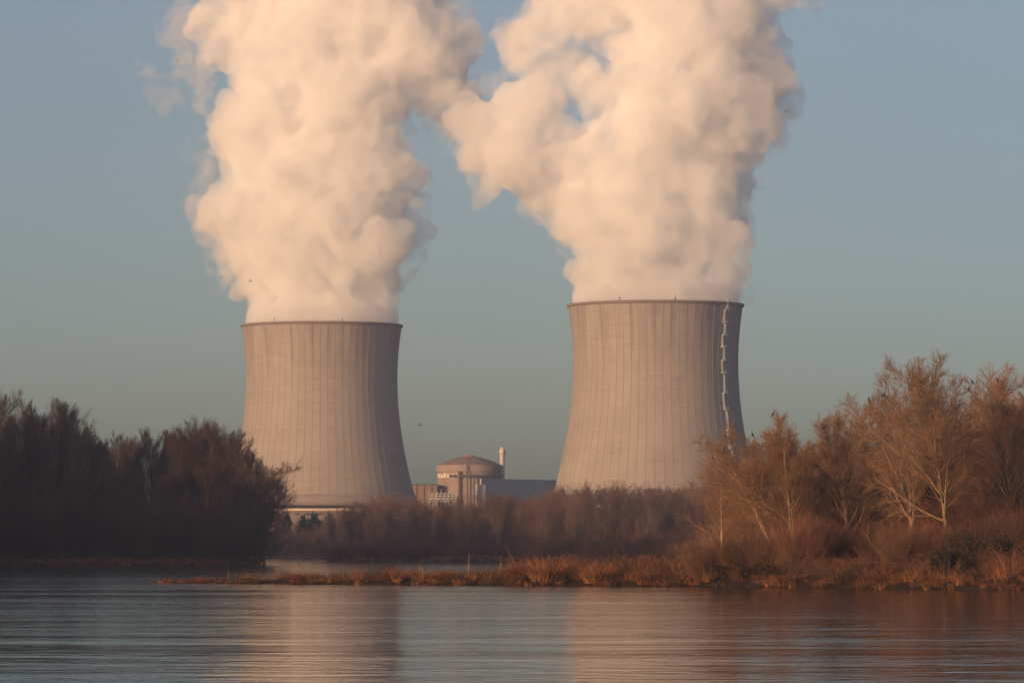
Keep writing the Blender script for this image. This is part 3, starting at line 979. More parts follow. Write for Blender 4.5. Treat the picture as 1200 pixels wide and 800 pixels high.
        c = sprout(rng, *b, 5, 0.1, 1.0, 0.6, 0.5, 3, 0.0, 0.12, 0.008, None, 0.0075)
        fine.append(tubes(c[0], c[1], 3))
    W, Fi = join(wood), join(fine)
    return W, Fi


PROTO = {}


def proto(kind, seed, H, bark, twig):
    key = (kind, seed, bark, twig)
    if key not in PROTO:
        W, Fi = build_tree(seed, kind, H)
        PROTO[key] = (np_mesh('trunk', W[0], [W[1]], M[bark]), np_mesh('crown', Fi[0], [Fi[1]], M[twig]), H, W, Fi)
    return PROTO[key]


BUSHPART = ('stems', 'twigs')


def plant(pr, name, label, cat, x, y, H, rz, group=None, wide=1.0, z=None, tilt=(0, 0)):
    z = lz(x, y) - 0.05 if z is None else z
    t = thing(name, label, cat, (x, y, z), rz, group)
    t.rotation_euler = (tilt[0], tilt[1], rz)
    s = H / pr[2]
    t.scale = (s * wide, s * wide, s)
    n1, n2 = ('trunk', 'crown') if cat == 'tree' else BUSHPART
    obj(n1, pr[0], t); obj(n2, pr[1], t)
    return t


# ---- right bank: every tree its own
RB = [  # kind seed px ytop Y wide bark twig label
    ('young', 11, 845, 508, 448, 1.25, 'bark_birch', 'twig', 'slender young tree with a white stem at the edge of the right bank'),
    ('lean', 12, 926, 488, 440, 1.15, 'bark', 'twig', 'many-stemmed tree leaning out across the foot of the right cooling tower'),
    ('spread', 13, 938, 474, 452, 0.85, 'bark', 'twig', 'upright bare tree with a rounded crown just beside the leaning stems'),
    ('spread', 14, 1002, 476, 446, 0.70, 'bark_grey', 'twig', 'narrow bare tree with a pale crooked branch, in the gap between rounded and tall crowns'),
    ('spread', 15, 1066, 412, 440, 0.85, 'bark', 'twig', 'tall bare tree with twin sunlit stems and a pointed crown on the bank'),
    ('spread', 16, 1112, 405, 432, 0.95, 'bark', 'twig', 'tallest bare tree with a bright forking trunk and the widest crown'),
    ('spread', 17, 1194, 418, 452, 0.95, 'bark_dark', 'twig', 'dark brown bare tree cut by the right edge of the photo'),
    ('spread', 18, 1155, 470, 470, 0.80, 'bark_grey', 'twig_red', 'lower russet tree behind the widest crown'),
    ('spread', 20, 975, 540, 472, 1.2, 'bark_grey', 'twig', 'low spreading tree just left of the narrow tree and behind it'),
    ('spread', 21, 1085, 500, 475, 1.2, 'bark_grey', 'twig_red', 'russet tree filling the space between the two tallest crowns'),
    ('spread', 22, 1135, 510, 480, 1.2, 'bark_dark', 'twig_red', 'low dark russet tree right of the bright forking trunk'),
    ('spread', 23, 1178, 500, 485, 1.2, 'bark_dark', 'twig_red', 'low dark russet tree behind the photo-edge shrubs'),
    ('spread', 24, 880, 565, 470, 1.3, 'bark_grey', 'twig', 'small thin tree between the slender white stem and the rounded crown'),
    ('spread', 25, 908, 500, 462, 1.0, 'bark', 'twig', 'thin bare tree seen through the crown of the leaning stems'),
    ('spread', 26, 985, 505, 478, 1.2, 'bark_grey', 'twig', 'bare tree behind the gap left of the narrow tree'),
    ('spread', 27, 1150, 440, 478, 1.1, 'bark_grey', 'twig', 'tall pale tree standing behind the right side of the widest crown'),
    ('spread', 28, 955, 520, 468, 1.2, 'bark', 'twig', 'low bare tree in the gap between the rounded crown and the narrow tree'),
    ('spread', 29, 1030, 455, 474, 0.9, 'bark_grey', 'twig', 'pale bare tree close behind the left side of the twin sunlit stems'),
    ('spread', 30, 1180, 450, 476, 1.0, 'bark_grey', 'twig', 'bare tree between the widest crown and the photo edge'),
    ('spread', 31, 870, 530, 474, 1.2, 'bark_grey', 'twig', 'low bare tree behind the leaning stems, in front of the tower foot'),
    ('spread', 19, 1040, 505, 470, 0.85, 'bark_grey', 'twig', 'low bushy tree filling the space behind the twin sunlit stems'),
]
RT_INFO = []
for kind, seed, px, yt, Y, wd, bk, tw, lab in RB:
    x = gx(px, Y)
    zb = lz(x, Y) - 0.1
    H = at(px, yt, Y)[2] - zb
    pr = proto(kind, seed, 20.0, bk, tw)
    top = max(pr[3][0][:, 2].max(), pr[4][0][:, 2].max())
    Hs = H * 20.0 / top
    rz = {12: 0.0, 16: 0.7}.get(seed, seed * 1.7)
    plant(pr, 'bare_tree', lab, 'tree', x, Y, Hs, rz, 'bare trees on the right bank', wd, zb)
    s = Hs / 20.0
    Vw = pr[4][0][::3].copy(); Vw[:, :2] *= s * wd; Vw[:, 2] *= s
    c, sn = math.cos(rz), math.sin(rz)
    Vw = np.stack([Vw[:, 0] * c - Vw[:, 1] * sn + x, Vw[:, 0] * sn + Vw[:, 1] * c + Y, Vw[:, 2] + zb], -1)
    RT_INFO.append(Vw)

# ---- shrubs of the right bank
b1 = proto('bush', 31, 5.0, 'bark_dark', 'twig_red')
b2 = proto('bush', 32, 5.0, 'bark_dark', 'twig_scrub')
b3 = proto('arch', 33, 3.0, 'bark_dark', 'twig_scrub')
b4 = proto('arch', 34, 3.0, 'bark_dark', 'twig_red')
SH = [  # proto px ytop Y wide label
    (b1, 938, 590, 432, 0.9, 'tall red-twigged shrub at the foot of the leaning stems'),
    (b1, 962, 600, 436, 0.9, 'red-twigged shrub right of the leaning stems, under the crooked branch'),
    (b2, 900, 612, 434, 1.0, 'brown shrub under the leaning stems'),
    (b2, 868, 610, 436, 1.0, 'brown shrub between the slender white stem and the leaning stems'),
    (b2, 822, 618, 438, 0.9, 'low thin shrub left of the slender white stem'),
    (b1, 995, 606, 438, 1.0, 'reddish shrub under the narrow bare tree'),
    (b2, 1025, 596, 436, 1.0, 'brown shrub between the narrow tree and the twin sunlit stems'),
    (b2, 1052, 600, 428, 0.9, 'brown shrub close against the twin sunlit stems'),
    (b1, 1088, 600, 430, 1.1, 'reddish shrub below the bright forking trunk'),
    (b2, 1130, 596, 428, 1.1, 'brown shrub right of the bright forking trunk, above the brambles'),
    (b1, 1165, 560, 440, 1.0, 'tall russet shrub in front of the dark tree at the photo edge'),
    (b2, 1190, 580, 430, 1.0, 'brown shrub at the photo edge under the dark brown tree'),
    (b2, 980, 585, 450, 1.2, 'tall brown shrub behind the red-twigged ones'),
    (b1, 1012, 575, 452, 1.1, 'tall reddish shrub between the narrow tree and the twin stems'),
    (b2, 1045, 572, 450, 1.2, 'tall brown thicket left of the twin sunlit stems'),
    (b2, 1090, 570, 448, 1.2, 'tall brown thicket between the two sunlit trunks'),
    (b1, 1125, 566, 446, 1.2, 'tall reddish thicket right of the bright forking trunk'),
    (b2, 1150, 575, 444, 1.2, 'tall brown thicket behind the bramble mounds'),
    (b2, 852, 630, 440, 1.1, 'low brown shrub at the foot of the slender white stem'),
    (b3, 890, 640, 433, 1.1, 'arching willow scrub over the dark hollow, leftmost of its row'),
    (b3, 928, 634, 430, 1.2, 'arching willow scrub below the tall red-twigged shrub'),
    (b3, 962, 636, 426, 1.2, 'arching willow scrub spilling towards the water under the crooked branch'),
    (b4, 1002, 640, 423, 1.2, 'dark arching scrub below the narrow bare tree'),
    (b4, 1052, 644, 419, 1.2, 'dark arching scrub below the twin sunlit stems'),
    (b4, 1098, 634, 417, 1.2, 'reddish arching scrub below the bright forking trunk'),
    (b4, 1142, 632, 413, 1.2, 'reddish arching scrub under the brambles'),
    (b4, 1185, 630, 411, 1.3, 'reddish arching scrub at the photo edge near the water'),
]
for i, (pr, px, yt, Y, wd, lab) in enumerate(SH):
    x = gx(px, Y); zb = lz(x, Y) - 0.05
    H = max(1.5, at(px, yt, Y)[2] - zb)
    top = max(pr[3][0][:, 2].max(), pr[4][0][:, 2].max())
    plant(pr, 'bare_shrub', lab, 'shrub', x, Y, H * pr[2] / top, i * 2.1, 'shrubs along the right bank', wd, zb)

# dark evergreen brambles
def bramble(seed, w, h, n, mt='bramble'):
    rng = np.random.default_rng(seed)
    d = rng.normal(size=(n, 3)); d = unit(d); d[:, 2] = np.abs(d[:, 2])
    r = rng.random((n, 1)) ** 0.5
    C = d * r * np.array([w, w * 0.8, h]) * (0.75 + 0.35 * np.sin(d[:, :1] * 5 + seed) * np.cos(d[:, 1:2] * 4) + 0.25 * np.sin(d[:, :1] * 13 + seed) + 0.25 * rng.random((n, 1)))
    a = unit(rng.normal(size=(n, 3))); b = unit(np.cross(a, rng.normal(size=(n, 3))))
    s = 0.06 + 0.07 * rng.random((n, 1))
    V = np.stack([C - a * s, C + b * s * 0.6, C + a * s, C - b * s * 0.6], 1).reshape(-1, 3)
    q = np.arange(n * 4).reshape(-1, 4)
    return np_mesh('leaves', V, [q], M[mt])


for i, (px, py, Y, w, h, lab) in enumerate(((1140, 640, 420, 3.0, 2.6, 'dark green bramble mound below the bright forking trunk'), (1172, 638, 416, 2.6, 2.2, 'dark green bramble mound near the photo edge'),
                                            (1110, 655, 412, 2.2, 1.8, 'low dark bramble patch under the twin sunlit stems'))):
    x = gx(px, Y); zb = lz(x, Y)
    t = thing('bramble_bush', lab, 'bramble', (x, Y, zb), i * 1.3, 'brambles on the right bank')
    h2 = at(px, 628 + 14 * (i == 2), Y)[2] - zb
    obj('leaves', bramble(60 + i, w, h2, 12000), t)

for i, (px, py, Y, w, h, lab) in enumerate(((878, 660, 434, 4.2, 1.35, 'shade-coloured thicket filling the hollow at the left end of the shrub row'), (918, 660, 432, 3.8, 1.3, 'shade-coloured thicket under the tall red-twigged shrub'),
                                            (1005, 662, 426, 3.8, 1.15, 'shade-coloured thicket under the narrow bare tree, just above the pale bank grass'), (1050, 664, 423, 4.0, 1.1, 'shade-coloured thicket right of centre under the twin sunlit stems'),
                                            (1192, 655, 417, 3.4, 1.4, 'shade-coloured thicket at the photo edge above the water'))):
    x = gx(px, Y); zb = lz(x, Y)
    t = thing('shade_thicket', lab, 'thicket', (x, Y, zb - 0.1), i * 0.9, 'shade-coloured thickets in the hollows of the right bank')
    obj('leaves', bramble(80 + i, w, h, 14000, 'thicket'), t)  # added mounds; the hollows' shade is put into their leaf colour

# ---- left wood
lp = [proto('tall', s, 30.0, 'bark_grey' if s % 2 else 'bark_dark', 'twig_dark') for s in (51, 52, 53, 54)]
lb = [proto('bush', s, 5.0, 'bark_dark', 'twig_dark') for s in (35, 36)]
ltop = [max(p[3][0][:, 2].max(), p[4][0][:, 2].max()) for p in lp]
LW = [(-14, 436, 985), (3, 443, 968), (22, 482, 1000), (42, 466, 975), (60, 462, 988), (78, 476, 992), (94, 490, 972), (112, 510, 985), (128, 514, 1000), (143, 502, 974), (160, 508, 985),
      (176, 497, 990), (192, 500, 1005), (208, 495, 976), (223, 485, 985), (239, 487, 996), (255, 491, 976), (270, 497, 988), (284, 500, 972), (298, 522, 976),
      (310, 556, 970), (10, 520, 962), (50, 535, 963), (88, 545, 963), (150, 548, 962), (200, 545, 964), (250, 540, 966), (280, 552, 966),
      (30, 478, 1030), (100, 500, 1030), (150, 510, 1035), (200, 502, 1012), (250, 498, 1010), (-30, 480, 970), (70, 480, 1040), (230, 502, 1014), (125, 520, 1030), (278, 514, 1004)]
front = 'tall bare brown tree in the shaded wood by the river'
LWL = {0: None}
wl_lab = ['bare tree taller than the rest at the left edge of the dark wood', 'bare tree with a rounded top just inside the left edge, tallest behind the water']
for i, (px, yt, Y) in enumerate(LW):
    x = gx(px, Y); zb = lz(x, Y) - 0.1
    H = at(px, yt, Y)[2] - zb
    k = i % 4
    if 11 <= i <= 27 and i >= 21: lab, grp = 'lower bare tree in the front rank of the dark wood by the water', 'lower front trees of the dark wood'
    elif i >= 28: lab, grp = 'bare tree in the back ranks of the dark wood', 'back trees of the dark wood'
    elif i == 20: lab, grp = 'outermost bare tree of the dark wood where it ends before the tower', 'trees of the dark wood'
    elif i == 0: lab, grp = wl_lab[0], 'trees of the dark wood'
    elif i == 1: lab, grp = wl_lab[1], 'trees of the dark wood'
    elif i <= 6: lab, grp = 'tall bare tree in the high clump on the far left of the dark wood', 'high clump of the dark wood'
    elif i <= 12: lab, grp = 'bare tree in the dip along the crest of the dark wood', 'trees in the dip of the dark wood'
    else: lab, grp = 'bare tree in the dense right half of the dark wood', 'right half of the dark wood'
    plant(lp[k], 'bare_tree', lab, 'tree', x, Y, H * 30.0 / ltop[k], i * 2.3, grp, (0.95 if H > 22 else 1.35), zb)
# leaning tree over the water at the tip
p_ = proto('lean', 56, 20.0, 'bark_dark', 'twig_dark')
x = gx(286, 962)
plant(p_, 'leaning_tree', 'dark tree leaning low over the water at the tip of the wood', 'tree', x, 962, 24.0, PI, None, 1.1)
for i in range(20):
    px = -12 + i * 15.6; Y = 956 + (i % 3) * 3
    x = gx(px, Y)
    plant(lb[i % 2], 'bare_shrub', 'dark low shrub at the foot of the shaded wood', 'shrub', x, Y, 7.5 + 2.5 * ((i * 7) % 3), i * 1.7, 'shrubs at the foot of the dark wood', 1.2)

# the same wood goes on out of the photograph, towards the sun
rng = np.random.default_rng(77)
DP = []
for k in range(4):
    r2 = np.random.default_rng(300 + k)
    P, R, L = trunk(r2, 30.0, 0.33, (0, 0), 0.03)
    a1 = sprout(r2, P, R, L, 34, 0.03, 0.97, 0.62, 0.33, 6, 0.75, 0.07, 0.013, lambda t: 0.75 + 1.0 * t * (1.25 - t) - 0.5 * t ** 3, 0.06)
    b1_ = sprout(r2, *a1, 10, 0.12, 1.0, 0.6, 0.38, 4, 0.5, 0.09, 0.013, None, 0.07)
    c1_ = sprout(r2, *b1_, 5, 0.1, 1.0, 0.6, 0.6, 3, 0.4, 0.1, 0.012, None, 0.08)
    DP.append(join([tubes(P, R, 6), tubes(a1[0], a1[1], 4), tubes(b1_[0], b1_[1], 3), tubes(c1_[0], c1_[1], 3)]))
Wp = []
while len(Wp) < 230:
    y = rng.uniform(610, 1070); x = -abs(rng.normal()) * 75 - 90 - (y - 600) * 0.115
    if gx(-75, y) < x or x < -330 or lz(x, y) < 0.6: continue
    V, q = DP[rng.integers(0, 4)]
    s = rng.uniform(28, 37) / 31.0; a = rng.random() * 6.283
    V2 = V * s
    Wp.append((np.stack([V2[:, 0] * math.cos(a) - V2[:, 1] * math.sin(a) + x, V2[:, 0] * math.sin(a) + V2[:, 1] * math.cos(a) + y, V2[:, 2] + lz(x, y)], -1), q))
WW = join(Wp)
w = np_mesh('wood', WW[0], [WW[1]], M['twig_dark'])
tag(obj('wood', w), 'bare winter wood continuing along the left bank', kind='stuff')

# the far wood and the right bank's scrub go on beyond the right edge of the photograph
rng = np.random.default_rng(78)
Wp = []
while len(Wp) < 190:
    if len(Wp) < 150:
        y = rng.uniform(1010, 1330); x = rng.uniform(gx(915, y), 520); hgt = rng.uniform(13, 19)
    else:
        y = rng.uniform(395, 520); x = rng.uniform(gx(1245, y), 190); hgt = rng.uniform(3, 13)
    if lz(x, y) < 0.4: continue
    V, q = DP[rng.integers(0, 4)]
    s = hgt / 31.0; a = rng.random() * 6.283; wd = 1.35
    V2 = V * s
    Wp.append((np.stack([(V2[:, 0] * math.cos(a) - V2[:, 1] * math.sin(a)) * wd + x, (V2[:, 0] * math.sin(a) + V2[:, 1] * math.cos(a)) * wd + y, V2[:, 2] + lz(x, y)], -1), q))
WW = join(Wp)
w = np_mesh('wood', WW[0], [WW[1]], M['twig_far'])
tag(obj('wood', w), 'hazy bare wood and scrub running on behind the right bank', kind='stuff')

# ---- far wood below the plant
fp = [proto('far', s, 20.0, 'bark_grey' if s % 2 else 'bark_dark', 'twig_far') for s in (61, 62, 63, 64, 65)]
ftop = [max(p[3][0][:, 2].max(), p[4][0][:, 2].max()) for p in fp]
OUT = [(384, 606), (400, 592), (430, 584), (470, 580), (500, 586), (540, 585), (560, 576), (590, 574), (620, 578), (650, 570), (680, 566), (710, 564), (745, 570), (765, 563), (790, 570), (815, 565), (850, 570), (880, 575), (1200, 570)]
ox, oy = zip(*OUT)
rng = np.random.default_rng(5)
cnt = 0
for row, (Y0, step, dy) in enumerate(((1150, 9.0, 2), (1185, 9.0, 0), (1225, 10.0, -1), (1275, 11.0, 0))):
    px = 388 + row * 3.0
    while px < 905:
        Y = Y0 + rng.uniform(-12, 12) - (25 if px > 690 and row == 0 else 0)
        yt = np.interp(px, ox, oy) + rng.uniform(-7, 12) + dy + (rng.uniform(4, 22) if row == 0 else 0) - (7 if rng.random() < 0.12 else 0)
        x = gx(px, Y); zb = lz(x, Y) - 0.1
        if zb > 0.2:
            H = at(px, yt, Y)[2] - zb
            k = rng.integers(0, 5)
            rank = 'front rank' if row < 2 else 'back rank'
            if px < 470: w_ = 'below the left cooling tower'
            elif px < 560: w_ = 'below the domed reactor building'
            elif px < 650: w_ = 'below the long rounded hall'
            elif px < 770: w_ = 'below the right cooling tower'
            else: w_ = 'behind the slender white stem'
            plant(fp[k], 'bare_tree', f'hazy bare tree in the {rank} of the far wood {w_}', 'tree', x, Y, H * 20 / ftop[k], rng.random() * 6.28, f'far wood {rank} {w_}', rng.uniform(0.9, 1.25), zb)
            cnt += 1
        px += step * rng.uniform(0.8, 1.2)
# bluish far-off trees left of it, across the open water
for row, Y0 in enumerate((1470, 1510)):
    px = 296 + row * 5
    while px < 402:
        Y = Y0 + rng.uniform(-10, 10)
        yt = np.interp(px, [296, 330, 385, 402], [598, 602, 606, 600]) + rng.uniform(-3, 6)
        x = gx(px, Y); zb = lz(x, Y) - 0.1
        H = at(px, yt, Y)[2] - zb
        k = rng.integers(0, 5)
        plant(fp[k], 'bare_tree', 'bluish bare tree in the most distant wood behind the open water', 'tree', x, Y, H * 20 / ftop[k], rng.random() * 6.28, 'most distant wood behind the open water', rng.uniform(1.1, 1.5), zb)
        px += rng.uniform(8, 11)
for i in range(13):
    px = 300 + i * 7.6; Y = 1450
    x = gx(px, Y); Y += 10 * (lz(x, Y) < 0.2)
    plant(lb[i % 2], 'bare_shrub', 'bluish low shrub at the foot of the most distant wood', 'shrub', x, Y, 4.5 + 1.5 * (i % 3), i * 1.1, 'shrubs at the foot of the most distant wood', 1.6)
# dark pines
def pine(seed, H):
    rng = np.random.default_rng(seed)
    P, R, L = trunk(rng, H, H * 0.014, (0, 0), 0.02)
    W = tubes(P, R, 7)
    a = sprout(rng, P, R, L, 34, 0.45, 0.99, 1.2, 0.26, 5, 0.5, 0.08, 0.012, lambda t: 1.25 - 0.9 * t, 0.04)
    b = sprout(rng, *a, 9, 0.2, 1.0, 0.7, 0.42, 3, 0.3, 0.1, 0.02, None, 0.04)
    c = sprout(rng, *b, 12, 0.1, 1.0, 0.9, 0.55, 2, 0.4, 0.1, 0.05, None, 0.05)
    W = join([W, tubes(a[0], a[1], 4)])
    Fi = join([tubes(b[0], b[1], 3), tubes(c[0], c[1], 3)])
    return np_mesh('trunk', W[0], [W[1]], M['bark_dark']), np_mesh('crown', Fi[0], [Fi[1]], M['pine']), H


pp = [pine(s, 14.0) for s in (71, 72)]
for i, (px, yt, lab) in enumerate(((337, 604, 'dark pine poking above the distant wood beside the leaning tree'), (355, 606, 'dark pine in the middle of the distant wood under the tower ledge'), (366, 603, 'dark pine with a flat broken top under the tower ledge'), (372, 605, 'small dark pine beside the flat-topped pine'))):
    Y = 1460 + 4 * i; x = gx(px, Y); zb = lz(x, Y) - 0.1
    H = at(px, yt, Y)[2] - zb
    plant(pp[i % 2], 'pine_tree', lab, 'tree', x, Y, H, i * 1.9, 'pines in the distant wood', 0.75, zb)

# red scrub on the far shore
fb = [proto('bush', s, 5.0, 'bark_dark', 'twig_red') for s in (37, 38)]
px = 392
i = 0
while px < 840:
    Y = 1133 - (20 if px > 600 else 0) + rng.uniform(-3, 6) - (25 if px > 690 else 0)
    x = gx(px, Y)
    H = rng.uniform(2.4, 4.4)
    if lz(x, Y) < 0.15: Y += 14
    side = 'left of the pale reed stalk' if px < 548 else 'right of the pale reed stalk'
    plant(fb[i % 2], 'bare_shrub', f'low red-brown shrub on the far shore {side}', 'shrub', x, Y, H, rng.random() * 6.28, f'far shore shrubs {side}', rng.uniform(1.2, 1.7))
    Y2 = Y + rng.uniform(16, 60); x2 = gx(px + 6, Y2)
    plant(fb[(i + 1) % 2], 'bare_shrub', f'brown undergrowth shrub between the trunks of the far wood {side}', 'shrub', x2, Y2, rng.uniform(4.0, 6.5), rng.random() * 6.28, f'undergrowth of the far wood {side}', rng.uniform(1.3, 1.8))
    px += rng.uniform(8, 12); i += 1


# ------------------------------------------------------------------ dry grass and reeds along the near shore
def blades(C, Hh, rng, per, spread, wid, bend=0.6, m=4):
    """C (n,3) tussock feet, Hh (n,) heights"""
    n = len(C)
    B = n * per
    c = np.repeat(C, per, 0); h = np.repeat(Hh, per) * (0.45 + 0.75 * rng.random(B))
    az = rng.random(B) * 6.283
    d = np.stack([np.cos(az), np.sin(az)], -1)
    rad = np.sqrt(rng.random(B)) * np.repeat(spread, per)
    foot = c.copy(); foot[:, :2] += d * rad[:, None]
    lean = (0.15 + bend * rng.random(B) ** 1.2)
    az2 = az + rng.normal(size=B) * 0.9
    d2 = np.stack([np.cos(az2), np.sin(az2)], -1)
    w = wid * (0.6 + 0.8 * rng.random(B))
    V = np.empty((B, m, 2, 3))
    fa = rng.random(B) * 6.283
    side = np.stack([np.cos(fa), np.sin(fa), 0 * fa], -1)
    for j in range(m):
        s = j / (m - 1)
        hor = lean * h * (0.35 * s + 1.1 * s ** 2.4)
        ver = h * (s * (1 - 0.45 * lean * s * s))
        p = foot.copy(); p[:, :2] += d2 * hor[:, None]; p[:, 2] += ver
        ww = (w * (1 - 0.85 * s))[:, None] * side
        V[:, j, 0] = p - ww; V[:, j, 1] = p + ww
    i = (np.arange(B) * m * 2)[:, None]; j = (np.arange(m - 1) * 2)[None]
    q = np.stack([i + j, i + j + 1, i + j + 3, i + j + 2], -1).reshape(-1, 4)
    return V.reshape(-1, 3), q


rng = np.random.default_rng(9)
cand = np.stack([rng.uniform(-46, 84, 31000), rng.uniform(370, 500, 31000)], -1)
sd = sdf_poly(cand[:, 0], cand[:, 1], SPIT)
keep = (sd > -0.2) & (sd < np.interp(cand[:, 0], [-40, 0, 30, 60], [9, 12, 16, 16]))
pr_keep = rng.random(len(cand)) < np.where(sd < 2.0, 0.8, 0.30)
patch_n = vnoise(cand[:, 0], cand[:, 1], 0.55) * 0.6 + vnoise(cand[:, 0] + 31, cand[:, 1], 1.3) * 0.4
cand = cand[keep & pr_keep & (patch_n > -0.35)]
sd = sdf_poly(cand[:, 0], cand[:, 1], SPIT)
zc = land_z(cand[:, 0], cand[:, 1])
C = np.stack([cand[:, 0], cand[:, 1], np.maximum(zc, -0.05) - 0.05], -1)
pxs = cand[:, 0] / cand[:, 1] * F + CX
base_h = np.interp(pxs, [170, 260, 350, 500, 580, 640, 720, 800, 900, 1200], [0.35, 0.75, 1.25, 1.2, 1.55, 2.4, 2.25, 2.0, 1.6, 1.5])
front_cut = np.clip(np.interp(pxs, [780, 900], [0.48, 0.55]) + sd / 6.0, 0.35, 1.0)
hh = base_h * front_cut * np.exp(0.45 * rng.normal(size=len(C))) * 0.74
Vg, Qg = blades(C, hh, rng, 60, 0.25 + 0.22 * hh, 0.026, 1.9, 5)
gme = np_mesh('dry_grass', Vg, [Qg], M['straw'], False)
gme.materials.append(M['rust']); gme.materials.append(M['deadgrass'])
kk = rng.random(len(C)) + 0.35 * vnoise(C[:, 0], C[:, 1] * 1.3, 0.5)
gme.polygons.foreach_set('material_index', np.repeat(np.where(kk < 0.20, 0, np.where(kk < 0.52, 1, 2)), len(Qg) // len(C)).astype(np.int32))
tag(obj('dry_grass', gme), 'dry straw-coloured sedge and grass covering the spit and bank', kind='stuff')
print('tussocks', len(C), 'far trees', cnt)

# fringe of dry grass on the far shore and at the left wood's foot
c2 = np.stack([rng.uniform(-50, 150, 12000), rng.uniform(1000, 1160, 12000)], -1)
s2 = sdf_poly(c2[:, 0], c2[:, 1], FAR)
c3 = np.stack([rng.uniform(-125, -52, 9000), rng.uniform(925, 985, 9000)], -1)
s3 = sdf_poly(c3[:, 0], c3[:, 1], LEFT)
c2 = np.concatenate([c2[(s2 > 0) & (s2 < 9)], c3[(s3 > -0.5) & (s3 < 4)]])
C2 = np.stack([c2[:, 0], c2[:, 1], np.maximum(land_z(c2[:, 0], c2[:, 1]), 0) - 0.05], -1)
V2, Q2 = blades(C2, 0.6 + 0.9 * rng.random(len(C2)), rng, 14, np.full(len(C2), 0.6), 0.05, 1.0)
tag(obj('shore_grass', np_mesh('shore_grass', V2, [Q2], M['straw'], False)), 'dry grass fringing the far shore and the foot of the dark wood', kind='stuff')

# tussock mounds: the bigger ones are things one can point at
for i, (px, Y, h, sp, lab) in enumerate(((352, 463, 1.25, 0.95, 'rounded tussock with a tall bent reed on the low spit'), (640, 449, 3.0, 1.6, 'biggest golden tussock on the spit, left of the taller bank'), (612, 452, 2.2, 1.0, 'golden tussock leaning on the left of the biggest one'), (520, 455, 1.5, 1.1, 'ragged tussock in the middle of the low spit'),
                                       (700, 445, 2.2, 1.4, 'broad pale tussock right of the biggest golden one'), (762, 440, 2.0, 1.3, 'dark leaning tussock below the right cooling tower'))):
    x = gx(px, Y); z = lz(x, Y)
    rr = np.random.default_rng(100 + i)
    V, Q = blades(np.array([[0, 0, -0.1]]), np.array([h]), rr, 1100, np.array([sp]), 0.024, 1.3, 5)
    tag(obj('grass_tussock', np_mesh('grass_tussock', V, [Q], M['straw' if i in (1, 4) else 'rust'], False), None, (x, Y, z)), lab, 'tussock', 'large tussocks on the spit')


# single reed stalks
def stalk(px, y0, y1, Y, lean, lab, r=0.03):
    x = gx(px, Y); z = max(lz(x, Y), 0) - 0.1
    h = at(px, y1, Y)[2] - z
    bm = bmesh.new()
    n = 5
    for k in range(n):
        p0 = (lean * h * (k / n) ** 1.4, 0, h * k / n); p1 = (lean * h * ((k + 1) / n) ** 1.4, 0, h * (k + 1) / n)
        add_rod(bm, p0, p1, r * (1 - 0.6 * k / n), 5, r * (1 - 0.6 * (k + 1) / n))
    t = thing('reed_stalk', lab, 'reed', (x, Y, z), 0, 'single reed stalks on the spit')
    obj('stem', bm_mesh('stem', bm, M['reed']), t)
    rr = np.random.default_rng(int(px))
    V, Q = blades(np.array([[lean * h * 0.5, 0, h * 0.45]]), np.array([h * 0.4]), rr, 7, np.array([0.03]), 0.02, 1.2)
    obj('leaf', np_mesh('leaf', V, [Q], M['reed'], False), t)


stalk(357, 668, 640, 464, -0.30, 'long pale reed bent to the left above the rounded tussock')
stalk(268, 680, 667, 470, 0.02, 'short upright reed near the thin tip of the spit, right of its twin', 0.025)
stalk(277, 680, 668, 470, -0.03, 'short upright reed near the thin tip, nearest the rounded tussock', 0.022)
stalk(549, 670, 649, 456, 0.02, 'thick pale dead stalk standing straight on the middle of the spit', 0.045)
stalk(584, 668, 650, 455, 0.15, 'thin pale stalk just left of the golden tussocks', 0.03)
stalk(602, 668, 648, 455, -0.2, 'thin pale stalk leaning left in front of the golden tussocks', 0.03)
stalk(812, 665, 645, 440, 0.1, 'thin pale stalk near the slender young tree', 0.03)


# ------------------------------------------------------------------ birds
def bird_body(spine, radii, seg=10, flat=0.85):
    """one continuous body along a curved spine, in the x-z plane"""
    P = np.array(spine, float)[None]; R = np.array(radii, float)[None]
    V, q = tubes(P, R, seg)
    V[:, 1] *= flat
    return V, q


def perched():
    sp = [(-0.30, 0, -0.20), (-0.20, 0, -0.08), (-0.10, 0, 0.03), (0.0, 0, 0.16), (0.06, 0, 0.30), (0.08, 0, 0.42), (0.07, 0, 0.52), (0.10, 0, 0.60), (0.16, 0, 0.62), (0.20, 0, 0.615), (0.29, 0, 0.60)]
    ra = [0.035, 0.06, 0.11, 0.135, 0.12, 0.075, 0.05, 0.052, 0.042, 0.018, 0.006]
    return bird_body(sp, ra)


bV, bq = perched()
BW = []
for s in (-1, 1):
    w, wq = bird_body([(0.05, 0.10 * s, 0.30), (0.0, 0.125 * s, 0.18), (-0.09, 0.11 * s, 0.03), (-0.19, 0.06 * s, -0.10)], [0.03, 0.075, 0.06, 0.012], 8, 1.0)
    w[:, 1] = 0.12 * s + (w[:, 1] - 0.12 * s) * 0.4
    BW.append((w, wq))
me_body = np_mesh('body', bV, [bq], M['bird'])
me_wing = [np_mesh('wing', w, [q], M['bird']) for w, q in BW]
bm = bmesh.new()
for s in (-1, 1):
    add_rod(bm, (-0.02, 0.05 * s, 0.05), (0.0, 0.05 * s, -0.06), 0.018, 6)
    for k in (-0.5, 0, 0.5):
        add_rod(bm, (0.0, 0.05 * s, -0.06), (0.07, 0.05 * s + 0.03 * k, -0.075), 0.008, 4)
me_leg = bm_mesh('feet', bm, M['bird'])
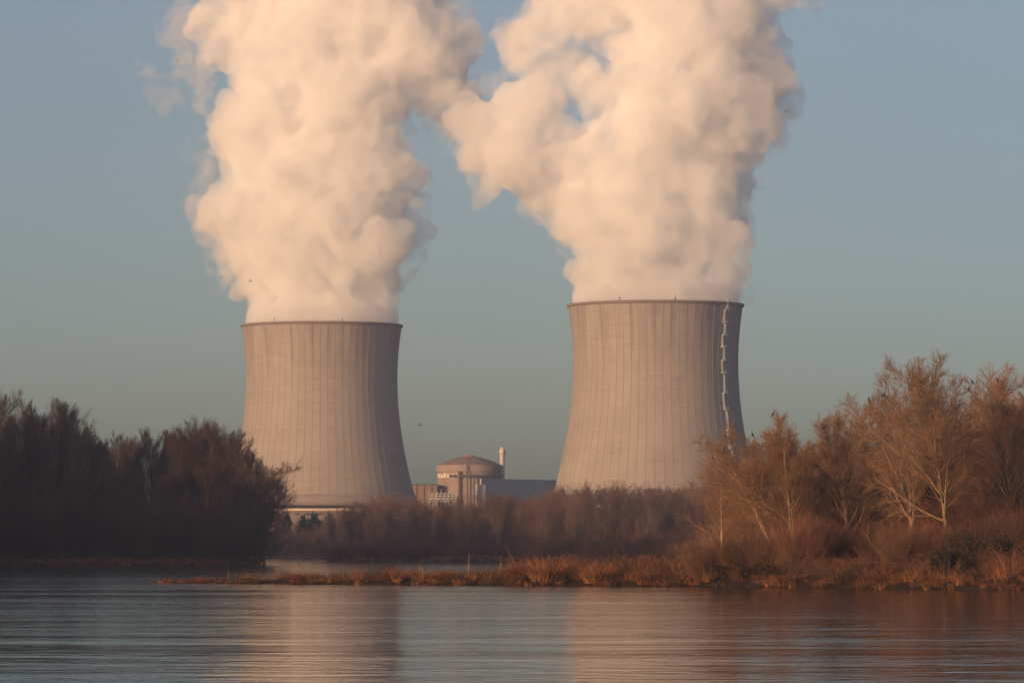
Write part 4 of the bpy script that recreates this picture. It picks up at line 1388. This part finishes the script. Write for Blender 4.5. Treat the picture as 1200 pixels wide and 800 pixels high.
BIRDS = [(900.5, 475, 1, 0.4, 'dark bird perched highest on the leaning tree'), (881, 509, 1, 2.6, 'dark bird perched on a bare branch against sky left of the leaning tree crown'),
         (848, 528, 1, 0.3, 'dark bird perched before the shaded tower flank, near the end of the ladder'), (835, 536, 0, 3.0, 'dark bird perched on top of the slender young tree'),
         (967, 535, 3, 2.9, 'dark bird perched at the left of the narrow bare tree'), (962, 576, 3, 0.2, 'dark bird perched low down, in the gap under the narrow tree'),
         (1019, 468, 4, 3.1, 'dark bird perched on the left side of the twin-stemmed tall tree'), (1036, 462, 4, 0.1, 'dark bird half hidden inside the twin-stemmed tall tree'),
         (1139, 445, 5, 2.8, 'dark bird perched high inside the right of the widest crown'), (1136, 455, 5, 0.5, 'dark bird just below another inside the widest crown'),
         (1169, 445, 6, 3.3, 'dark bird perched in the gap left of the tree at the photo edge'), (1167, 470, 7, 0.6, 'dark bird perched on the lower russet tree')]
for px, py, ti, rz, lab in BIRDS:
    Vw = RT_INFO[ti]
    # nearest twig to where the bird sits
    d = np.abs((Vw[:, 0] / Vw[:, 1] * F + CX) - px) + np.abs((HOR - (Vw[:, 2] - 4) / Vw[:, 1] * F) - (py + 3)) + 0.35 * np.abs(Vw[:, 1] - Vw[:, 1].mean())
    p = Vw[int(np.argmin(d))]
    t = thing('perched_bird', lab, 'bird', (p[0], p[1], p[2] + 0.075), rz, 'dark birds perched in the bare trees')
    obj('body', me_body, t)
    for mw in me_wing: obj('wing', mw, t)
    obj('feet', me_leg, t)
    t.scale = (0.72,) * 3


def flying(px, py, Y, span, rz, roll, lab):
    p = at(px, py, Y)
    t = thing('flying_bird', lab, 'bird', p, rz, 'birds in flight')
    t.rotation_euler = (roll, 0, rz)
    V, q = bird_body([(-0.45, 0, 0), (-0.3, 0, 0), (-0.1, 0, 0), (0.12, 0, 0.0), (0.3, 0, 0.03), (0.42, 0, 0.04), (0.52, 0, 0.03)], [0.10, 0.05, 0.11, 0.12, 0.06, 0.055, 0.01], 10, 0.9)
    o = obj('body', np_mesh('body', V * span / 1.2, [q], M['bird']), t)
    for s in (-1, 1):
        n = 7
        W = []
        for k in range(n):
            u = k / (n - 1)
            y = s * (0.06 + 0.62 * u); z = 0.05 + 0.24 * math.sin(u * 2.2); x0 = 0.16 - 0.22 * u * u; ch = 0.24 * (1 - 0.75 * u)
            for dz in (0.012, -0.012):
                W += [(x0, y, z + dz), (x0 - ch, y, z + dz * 0.3)]
        W = np.array(W) * span / 1.2
        Q = []
        for k in range(n - 1):
            a = k * 4; b = a + 4
            Q += [(a, a + 1, b + 1, b), (a + 2, b + 2, b + 3, a + 3), (a, b, b + 2, a + 2), (a + 1, a + 3, b + 3, b + 1)]
        a = (n - 1) * 4
        Q += [(a, a + 1, a + 3, a + 2), (0, 2, 3, 1)]
        obj('wing', np_mesh('wing', W, [np.array(Q)], M['bird'], False), t)


flying(293.5, 329.5, 1300, 1.35, 0.5, 0.3, 'small dark bird flying across the foot of the left steam column')
flying(492, 498, 1500, 1.7, 2.9, 0.2, 'faint distant bird flying in open sky between the towers')
